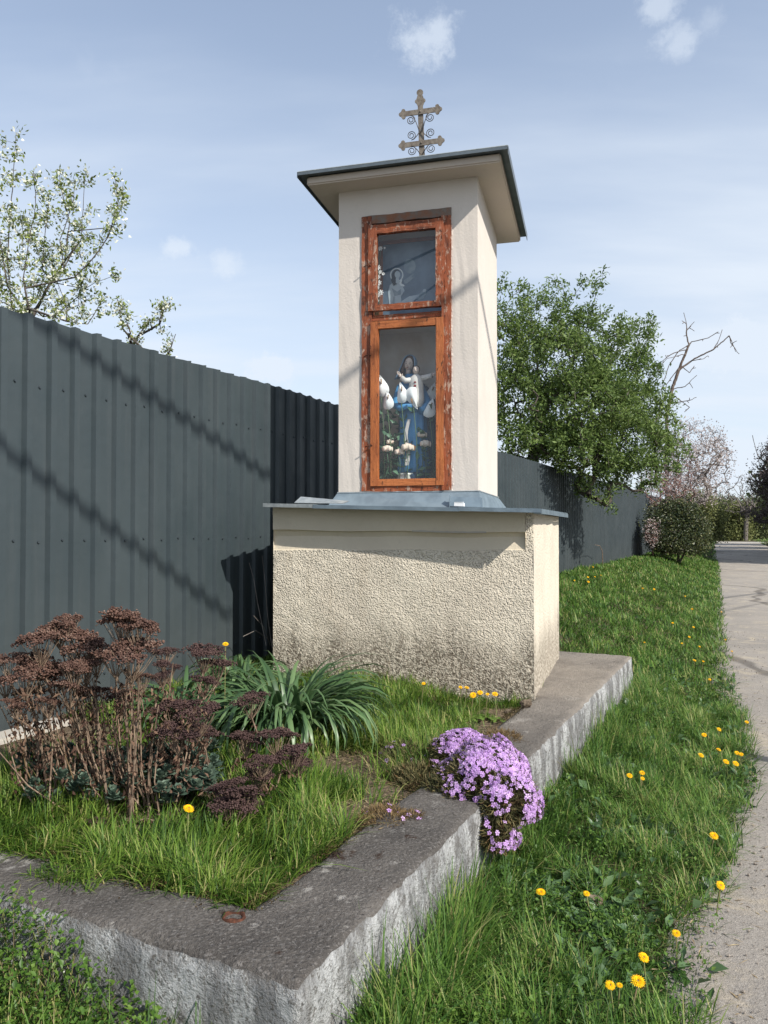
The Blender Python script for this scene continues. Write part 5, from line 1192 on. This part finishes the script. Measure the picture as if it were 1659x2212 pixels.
# ------------------------------------------------------------------ trees
def grow(roots, attract, step, wander=.15, rg=RNG):
    """roots: list of polylines (trunk and limbs); attractors join the nearest node, oldest first"""
    N = []; par = []
    for line in roots:
        pts = [Vector(p) for p in line]; prev = -1
        if N:
            arr = np.array([tuple(v) for v in N]); prev = int(np.argmin(((arr-np.array(tuple(pts[0])))**2).sum(1)))
            start = 1
        else: start = 0
        if not N: N.append(pts[0]); par.append(-1); prev = 0; start = 1
        for a, b in zip(pts[:-1], pts[1:]):
            k = max(1, int((b-a).length/step))
            for i in range(1, k+1): N.append(a.lerp(b, i/k)+Vector(tuple(rg.normal(size=3)*step*wander*.3))); par.append(prev); prev = len(N)-1
    arr = np.zeros((len(N)+len(attract)*12+10, 3)); cnt = len(N); arr[:cnt] = [tuple(v) for v in N]
    root = arr[0].copy(); order = np.argsort(((attract-root)**2).sum(1)); ends = []
    for i in order:
        p = attract[i]; d = ((arr[:cnt]-p)**2).sum(1); j = int(np.argmin(d)); L = math.sqrt(d[j]); k = min(11, max(1, int(L/step))); a = arr[j].copy(); prev = j
        for m in range(1, k+1):
            t = m/k; q = a+(p-a)*t+rg.normal(size=3)*step*wander*(1 if m < k else 0); q[2] += .12*L*math.sin(math.pi*t)*.5; arr[cnt] = q; par.append(prev); prev = cnt; cnt += 1
        ends.append(prev)
    return arr[:cnt], par, ends
def branch_mesh(name, nodes, par, r0, rmin, off, power=.5, sides=5):
    n = len(par); w_ = np.zeros(n)
    ch = np.zeros(n, int)
    for i in range(n-1, 0, -1):
        if w_[i] == 0: w_[i] = 1
        if par[i] >= 0: w_[par[i]] += w_[i]
    rad = np.maximum(rmin, r0*(w_/w_[0])**power); V = []; F = []
    for i in range(1, n):
        j = par[i]
        if j < 0: continue
        a, b = Vector(nodes[j]), Vector(nodes[i]); t = b-a
        if t.length < 1e-5: continue
        t.normalize(); x = t.cross(Vector((.3, .2, 1))).normalized(); y = t.cross(x); sd = sides if rad[i] > rmin*3 else 3; k = len(V); rj = min(rad[j], rad[i]*1.5)
        for (c, r) in ((a, rj), (b, rad[i])):
            for m in range(sd): an = 2*math.pi*m/sd; V.append(tuple(c+(x*math.cos(an)+y*math.sin(an))*r-off))
        F += [(k+m, k+(m+1) % sd, k+sd+(m+1) % sd, k+sd+m) for m in range(sd)]
    me = bpy.data.meshes.new(name); me.from_pydata(V, [], F); me.polygons.foreach_set('use_smooth', [True]*len(F)); return me
def lobes_pts(lobes, n, rg=RNG, shell=.35):
    vol = np.array([l[3]*l[4]*l[5] for l in lobes]); vol /= vol.sum(); out = []
    for l, v in zip(lobes, vol):
        k = max(3, int(n*v)); u = rg.normal(size=(k, 3)); u /= np.linalg.norm(u, axis=1)[:, None]; r = (shell+(1-shell)*rg.random(k))**(1/2.2); out.append(np.array(l[:3])+u*r[:, None]*np.array(l[3:6]))
    return np.concatenate(out)
def tree(name, label, cat, base, roots, attract, step, r0, rmin, bark, leaf=None, nleaf=10, llen=.08, lwid=.03, spread=.10, crown_name='crown', up=.2, group=None, extra=None, wander=.25, power=.5):
    th = thing(name, base, label, cat, group); nodes, par, ends = grow(roots, attract, step, wander)
    link('trunk', branch_mesh('trunk', nodes, par, r0, rmin, Vector(base), power), bark, th)
    tips = nodes[ends]
    def leaves(nm, mat, nl, ll, lw, sp, upb, tipset=None):
        tp = tips if tipset is None else tipset
        c = np.repeat(tp, nl, 0); n = len(c); P = c+RNG.normal(size=(n, 3))*sp; d = runit(n); d[:, 2] += upb
        V, T, A = diamonds(P-np.array(tuple(base)), ll*(.6+.8*RNG.random(n)), lw*(.6+.8*RNG.random(n)), d, runit(n), np.clip(.5+.25*RNG.normal(size=n), 0, 1)); return link(nm, np_mesh(nm, V, None, T, A), mat, th)
    if leaf: leaves(crown_name, leaf, nleaf, llen, lwid, spread, up)
    if extra: leaves(*extra)
    return th, nodes, ends
def PX(px, py, depth): return at(px, py, depth)
def lobe(px, py, rx, ry, depth, rd=None):
    p = at(px, py, depth); k = depth/FPX; return (p.x, p.y, p.z, rx*k, (rd or rx)*k, ry*k)
def green_tree():
    D = 16.
    lb = [lobe(1170, 690, 60, 75, 16), lobe(1110, 680, 45, 75, 15.6), lobe(1060, 780, 70, 110, 15.6), lobe(1225, 690, 45, 55, 16.2), lobe(1290, 720, 70, 60, 16.4), lobe(1370, 745, 45, 60, 16.8), lobe(1405, 720, 26, 35, 17),
          lobe(1200, 790, 120, 80, 16), lobe(1340, 820, 90, 70, 16.6), lobe(1260, 880, 130, 80, 16), lobe(1400, 880, 60, 60, 17), lobe(1435, 925, 40, 60, 17), lobe(1130, 880, 70, 80, 15.6), lobe(1150, 950, 75, 50, 15.6), lobe(1240, 960, 90, 50, 15.6), lobe(1440, 980, 45, 50, 17), lobe(1110, 960, 45, 40, 15.4), lobe(1350, 960, 95, 70, 16.6),
          lobe(1280, 985, 80, 50, 16), lobe(1380, 1020, 55, 40, 16.8), lobe(1300, 1050, 60, 30, 16.2), lobe(1325, 1085, 22, 14, 16.2), lobe(1275, 620, 26, 30, 16.3), lobe(1200, 625, 24, 30, 16), lobe(1300, 605, 12, 14, 16.4), lobe(1090, 610, 14, 22, 15.6)]
    A = lobes_pts(lb, 1900)
    base = at(1150, 1128, 16.2); base.z = .4
    r = [[base, PX(1150, 1000, 16.2), PX(1155, 950, 16.1), PX(1165, 850, 16), PX(1160, 740, 16)], [PX(1152, 985, 16.2), PX(1210, 930, 16.2), PX(1270, 880, 16.4), PX(1340, 850, 16.6), PX(1390, 760, 16.8)], [PX(1150, 985, 16.2), PX(1120, 900, 15.9), PX(1090, 780, 15.7)],
         [PX(1180, 955, 16.1), PX(1240, 955, 16.1), PX(1310, 970, 16.4), PX(1380, 1000, 16.6)], [PX(1160, 900, 16), PX(1220, 820, 16.2), PX(1270, 700, 16.3), PX(1285, 640, 16.4)]]
    tree('green_tree', 'broad green leafy tree hanging over the grey fence right of the shrine', 'tree', base, r, A, .16, .12, .0040, M['bark'], M['tree_leaf'], 29, .092, .034, .070, wander=.3, power=.52)
green_tree()
def blossom_left():
    D = 7.6; base = at(60, 1000, D); base.z = .4; rg = np.random.default_rng(4)
    def shoots(label, base, lines, dens, depth):
        pts = []; roots = []
        for ln in lines:
            dz = rg.normal()*.25
            pl = [PX(x, y, depth+dz) for x, y in ln]; roots.append(pl)
            for a, b in zip(pl[:-1], pl[1:]):
                k = max(2, int((b-a).length*dens))
                for i in range(k):
                    t = rg.random(); q = a.lerp(b, t); d = Vector(tuple(rg.normal(size=3))); d.z = abs(d.z)*.8; q = q+d*.042; pts.append(tuple(q))
        A = np.array(pts); th, nodes, ends = tree('blossoming_plum', label, 'tree', base, roots, A, .09, .028, .0020, M['bark'], M['plum_leaf'], 15, .048, .021, .034, group='blossoming plum trees behind the fence', power=.5,
             extra=('blossom', M['blossom'], 12, .032, .028, .034, .1), wander=.08)
    trunk = [(60, 1000), (62, 800), (66, 690)]
    L = [trunk, [(66, 690), (110, 610), (140, 560), (150, 480), (130, 400), (128, 358)], [(140, 560), (175, 520), (180, 430), (185, 372)], [(66, 690), (50, 600), (62, 520), (78, 440), (72, 370)], [(30, 700), (15, 560), (25, 430), (34, 290)], [(20, 640), (0, 520), (-15, 400), (-10, 330)],
         [(110, 610), (160, 600), (200, 560), (235, 510), (255, 440), (248, 380)], [(235, 510), (262, 450), (266, 395)], [(160, 640), (205, 610), (235, 600), (250, 595)], [(66, 690), (120, 680), (170, 640), (185, 590), (165, 520)], [(120, 690), (190, 700), (215, 660), (225, 630)], [(-30, 720), (-20, 600), (10, 560), (50, 560), (48, 470)],
         [(0, 640), (-40, 500), (-60, 360)], [(90, 600), (95, 520), (105, 440), (103, 420)], [(140, 600), (130, 520), (160, 430), (160, 390)], [(66, 690), (20, 660), (-20, 640)], [(150, 690), (140, 650), (120, 600)], [(180, 690), (170, 660), (200, 640)], [(40, 680), (80, 640), (100, 580), (60, 500)]]
    shoots('white blossoming plum tree rising behind the left end of the fence', base, L, 14, D)
    b2 = at(300, 1000, 9.); b2.z = .4
    L2 = [[(290, 1000), (285, 800), (290, 740)], [(290, 740), (265, 710), (258, 670), (252, 640)], [(290, 740), (310, 710), (325, 690)], [(310, 720), (345, 700), (352, 670), (368, 655)], [(345, 705), (350, 665), (345, 655)], [(330, 800), (366, 760), (380, 720)], [(290, 740), (275, 700), (272, 690)]]
    shoots('small blossoming plum shoots showing above the middle of the near fence', b2, L2, 13, 9.)
blossom_left()
def polys_tree(name, label, depth, base, lines, r0, mat, rmin=.004, twig=True, group=None, n=0):
    rg = np.random.default_rng(5); roots = [[PX(x, y, depth) for x, y in l] for l in lines]; A = []
    if n:
        for l in roots[1:]:
            for a, b in zip(l[:-1], l[1:]):
                for k in range(n): q = a.lerp(b, rg.random()); d = rg.normal(size=3); A.append(tuple(q+Vector(tuple(d))*.13))
    A = np.array(A) if A else np.zeros((0, 3)); th = thing(name, base, label, 'tree', group); nodes, par, ends = grow(roots, A, .12, .2)
    link('trunk', branch_mesh('trunk', nodes, par, r0, rmin, Vector(base), .45), mat, th)
b = at(1445, 1150, 36); b.z = .4
polys_tree('dead_tree', 'bare broken dead branch rising above the right side of the green tree', 36, b, [[(1440, 1150), (1440, 900), (1452, 840), (1470, 790), (1488, 745), (1494, 738)], [(1488, 745), (1483, 725), (1483, 700), (1477, 675)], [(1484, 712), (1500, 695)], [(1483, 700), (1473, 693)], [(1494, 738), (1530, 730), (1552, 716)], [(1465, 800), (1500, 775), (1540, 755), (1575, 725), (1590, 760)], [(1540, 755), (1553, 735), (1560, 712)], [(1575, 735), (1597, 765)],
   [(1470, 790), (1490, 805), (1500, 790)], [(1488, 745), (1465, 760), (1445, 790), (1425, 850)], [(1480, 755), (1450, 765), (1425, 785)], [(1478, 765), (1440, 775), (1420, 800)], [(1488, 780), (1520, 775), (1530, 768)], [(1452, 840), (1480, 835), (1505, 810)], [(1455, 870), (1490, 865), (1505, 858)], [(1470, 790), (1440, 830), (1430, 880)], [(1450, 850), (1490, 880), (1478, 890)]], .085, M['dead_bark'], .014, n=1)
def far_things():
    # pale blossoming tree beyond the fence end
    base = at(1470, 1150, 33); base.z = .5
    A = lobes_pts([lobe(1500, 980, 75, 75, 33), lobe(1540, 1000, 50, 60, 33), lobe(1450, 1000, 60, 70, 33), lobe(1480, 1060, 80, 40, 33), lobe(1570, 960, 18, 14, 33)], 900, shell=.3)
    tree('blossoming_tree', 'bare-twigged pale pink blossoming tree beyond the end of the fence', 'tree', base, [[base, PX(1470, 1100, 33), PX(1485, 1040, 33), PX(1500, 960, 33)], [PX(1470, 1100, 33), PX(1440, 1020, 33)], [PX(1480, 1060, 33), PX(1540, 1000, 33), PX(1570, 965, 33)]], A, .3, .16, .010, M['pale_bark'], M['pink_blossom'], 9, .07, .05, .14, 'blossom', wander=.35)
    base = at(1440, 1170, 29.5); base.z = .5
    A = lobes_pts([lobe(1430, 1050, 60, 50, 29.5), lobe(1465, 1040, 45, 60, 29.5), lobe(1400, 1075, 40, 25, 29.5)], 700, shell=.3)
    tree('red_twigged_shrub', 'reddish bare-twigged shrub behind the dark evergreen bush', 'shrub', base, [[base, PX(1440, 1110, 29.5), PX(1445, 1060, 29.5)], [PX(1440, 1110, 29.5), PX(1470, 1040, 29.5)]], A, .2, .08, .009, M['red_twig'], M['pink_blossom'], 2, .05, .03, .12, 'blossom')
    # dark evergreen bush
    base = at(1465, 1192, 26.5); base.z = hgt(*SQ(base.x, base.y)); A = lobes_pts([lobe(1450, 1135, 55, 55, 26.5), lobe(1490, 1140, 45, 50, 26.5), lobe(1430, 1150, 38, 42, 26), lobe(1460, 1100, 40, 22, 26.5), lobe(1505, 1165, 30, 30, 26), lobe(1465, 1172, 62, 26, 26), lobe(1420, 1165, 28, 26, 26)], 1150, shell=.2)
    tree('evergreen_bush', 'rounded dark evergreen bush at the end of the fence', 'shrub', base, [[base, base+Vector((0, 0, .8))], [base, base+Vector((.5, 0, .9))]], A, .2, .06, .006, M['bark'], M['evergreen'], 20, .075, .04, .10, 'foliage')
    base = at(1410, 1190, 26); base.z = hgt(*SQ(base.x, base.y)); A = lobes_pts([lobe(1408, 1150, 17, 32, 25.6)], 160, shell=.2)
    tree('dead_shrub', 'small reddish half-dead shrub before the evergreen bush', 'shrub', base, [[base, base+Vector((0, 0, .6))]], A, .12, .03, .006, M['red_twig'], M['pink_blossom'], 3, .06, .03, .06, 'foliage')
    # fresh green shrubs along the road
    for (px, py, rx, ry, dp, mt, lab) in ((1518, 1118, 42, 42, 52, 'yellow_bush', 'yellow-green shrub right behind the evergreen bush by the road'), (1582, 1125, 38, 36, 98, 'yellow_bush', 'yellow-green shrub farther along, beside the shaded road'), (1500, 1095, 40, 30, 38, 'yellow_bush', 'light green shrub top showing above the evergreen bush'),
                                      (1640, 1118, 34, 38, 104, 'far_green', 'green shrub beyond the bend at the right frame edge'), (1612, 1112, 26, 28, 112, 'far_green', 'distant green shrub between the bush and the frame edge'), (1555, 1108, 32, 30, 108, 'far_green', 'distant green bush between the two yellow-green shrubs')):
        base = at(px, 1170, dp); base.z = .1; A = lobes_pts([lobe(px, py, rx, ry, dp), lobe(px-rx*.5, py+8, rx*.6, ry*.7, dp), lobe(px+rx*.4, py+10, rx*.5, ry*.6, dp), lobe(px, 1155, rx, 16, dp)], 520, shell=.2)
        tree('roadside_shrub', lab, 'shrub', base, [[base, base+Vector((0, 0, .9))]], A, .4, .06, .012, M['pale_bark'], M[mt], 18, .0028*dp, .0018*dp, .005*dp, 'foliage', group='shrubs along the far road')
    # bare tree far away
    base = at(1610, 1160, 96); base.z = 0; A = lobes_pts([lobe(1610, 1060, 48, 40, 96), lobe(1585, 1085, 40, 25, 96), lobe(1645, 1070, 30, 30, 96)], 420, shell=.3)
    tree('bare_tree', 'far bare tree standing against the sky above the road end', 'tree', base, [[base, PX(1612, 1110, 96), PX(1618, 1070, 96)], [PX(1612, 1115, 96), PX(1590, 1075, 96)], [PX(1612, 1115, 96), PX(1640, 1060, 96)]], A, .9, .30, .026, M['pale_bark'])
    base = at(1560, 1160, 125); base.z = 0; A = lobes_pts([lobe(1560, 1100, 40, 25, 125), lobe(1600, 1105, 40, 22, 125), lobe(1650, 1100, 30, 25, 125)], 350, shell=.3)
    tree('bare_tree', 'low bare tree line crown farthest behind the road end', 'tree', base, [[base, base+Vector((0, 0, 2))]], A, .8, .2, .03, M['pale_bark'], M['far_green'], 8, .3, .18, .6, 'crown')
    # dark purple tree on the right
    base = at(1700, 1165, 42); base.z = 0; A = lobes_pts([lobe(1690, 1010, 55, 60, 42), lobe(1660, 1050, 45, 40, 42), lobe(1700, 1080, 60, 40, 42), lobe(1675, 980, 25, 30, 42), lobe(1655, 1110, 50, 20, 42), lobe(1740, 1000, 60, 90, 42)], 900, shell=.2)
    tree('purple_tree', 'dark purple-leaved tree cut by the right frame edge', 'tree', base, [[base, PX(1700, 1100, 42), PX(1700, 1000, 42)], [PX(1700, 1120, 42), PX(1660, 1090, 42), PX(1640, 1000, 42), PX(1625, 940, 42)]], A, .35, .3, .012, M['bark'], M['purple_leaf'], 17, .13, .06, .19)
    # trees on the right of the road that shade it (just outside the frame)
    for (x, y, lab) in ((24.2, 31.5, 'nearest tree right of the road beyond the frame, shading the asphalt'), (25.2, 36, 'second tree from the camera in the row right of the road'), (26.8, 41.5, 'third tree from the camera in the row right of the road'), (28.8, 48, 'fourth tree from the camera in the row right of the road'), (32.2, 57, 'fifth tree in the row right of the road, beyond the frame'), (37.4, 69, 'farthest tree in the row right of the road, beyond the frame')):
        base = Vector((x, y, .05)); A = lobes_pts([(x, y, 5.4, 3.0, 3.2, 2.4), (x+.8, y, 7.0, 2.4, 2.6, 1.8), (x+.3, y+.5, 3.6, 2.6, 2.8, 2.0)], 520, shell=.05)
        tree('roadside_tree', lab, 'tree', base, [[base, base+Vector((0, 0, 3.5)), base+Vector((.3, 0, 7))]], A, .7, .24, .02, M['bark'], M['far_green'], 44, .42, .30, .55, group='trees right of the road')
    # low shrub mass right side bottom (1600-1659, 1150)
far_things()
# dry branch and loose stick lying on the bank near the evergreen bush
def stick(pts, r, label, mat):
    p0 = pts[0]; mb = MB(); mb.tube(pts, r, 6); tag(mb.build('fallen_branch', mat, smooth=True, loc=p0), label, 'branch')
def gp(px, py, dz): return hit_ground(px, py, dz)
stick([gp(1392, 1176, .16), gp(1415, 1186, .14), gp(1440, 1199, .10)], [.03, .035, .03], 'thick grey-green branch lying on the bank before the evergreen bush', M['pale_bark'])
stick([gp(1435, 1192, .12), gp(1475, 1199, .12), gp(1510, 1206, .06)], .009, 'thin dry stick lying on the bank toward the road', M['dry_stalk'])
p = [FP(17.0, .6, .3), FP(17.2, 1.0, .25), FP(16.6, 1.15, .3), FP(15.6, 1.2, .35)]; stick(p, [.012, .01, .008, .004], 'thin bent twig sticking up at the foot of the far fence', M['dry_stalk'])
# bare vine twigs in the dark gap left of the pedestal
def twigs():
    b = BP(BW+.06, .1, .42); t = thing('bare_twigs', b, 'thin bare twigs in the black shadow left of the pedestal', 'twigs')
    for ln in ([(588, 1400), (578, 1330), (572, 1250), (566, 1200)], [(575, 1395), (556, 1300), (548, 1250), (538, 1215)], [(548, 1330), (570, 1355), (584, 1395)], [(525, 1375), (552, 1362), (580, 1380)]):
        mb = MB(); mb.tube([at(x, y, 6.1+.1*i) for i, (x, y) in enumerate(ln)], [.003, .0028, .0024, .0014][:len(ln)], 4); mb.build('twig', M['pale_bark'], t)
twigs()
# ------------------------------------------------------------------ out of frame: overhead cables and an added post, placed for their shadows
def cable(pA, pB, height, r, label, ext=(40, 40)):
    A = pA+SUND*((height-pA.z)/SUND.z)
    n = (pB-pA).cross(SUND).normalized(); d = n.cross(Vector((0, 0, 1))).normalized()
    if d.dot(pB-pA) < 0: d = -d
    pts = [A+d*k for k in np.linspace(-ext[0], ext[1], 30)]; mb = MB(); mb.tube(pts, r, 6); o = mb.build('overhead_cable', M['screw'], smooth=True, loc=A); tag(o, label, 'cable', 'overhead cables above the shrine')
cable(on_plane(90, 690, F0, FN), on_plane(590, 1030, F0, FN), 8.5, .030, 'upper of the overhead cables crossing above the shrine, out of frame')
def cable_pts(shadow, r, label):
    pts = [Vector(p)+SUND*((h-Vector(p).z)/SUND.z) for p, h in shadow]; mb = MB(); mb.tube(pts, r, 6); tag(mb.build('overhead_cable', M['screw'], smooth=True, loc=pts[0]), label, 'cable', 'overhead cables above the shrine')
_a, _b = on_plane(0, 955, F0, FN), on_plane(500, 1330, F0, FN)
cable_pts([(_a+(_a-_b)*9, 7.6), (_a, 7.6), (_b, 7.6), ], [.030, .030, .026], 'lower overhead cable left of the shrine, cut short to end its shadow, out of frame')  # cable stops here so that no shadow of it crosses the pedestal
A = hit_ground(1600, 1312, 0, lambda s, q: .02); B = hit_ground(1659, 1300, 0, lambda s, q: .02); cable(A, B, 7.5, .016, 'thin overhead cable whose shadow crosses the road, out of frame', (1.2, 30))
pp = Vector((2.60, 5.36, 0))+Vector((SUND.x, SUND.y, 0)).normalized()*1.75
mb = MB(); mb.tube([pp+Vector((0, 0, -.2)), pp+Vector((0, 0, 1.55))], .065, 12); tag(mb.build('added_post', M['pale_bark'], smooth=False, loc=pp), 'round post added just outside the right frame edge to cast the road shadow', 'post')  # unseen post added to throw the shadow band on the road

_e = _b+SUND*((7.6-_b.z)/SUND.z); _f = on_plane(560, 1010, F0, FN); _f = _f+SUND*((8.5-_f.z)/SUND.z)
mb = MB(); mb.tube([_e, _f], .003, 5); tag(mb.build('added_wire', M['screw'], loc=_e), 'thin wire added to tie off the cut lower cable, out of frame', 'wire')  # unseen wire added so the shortened cable does not end in mid-air
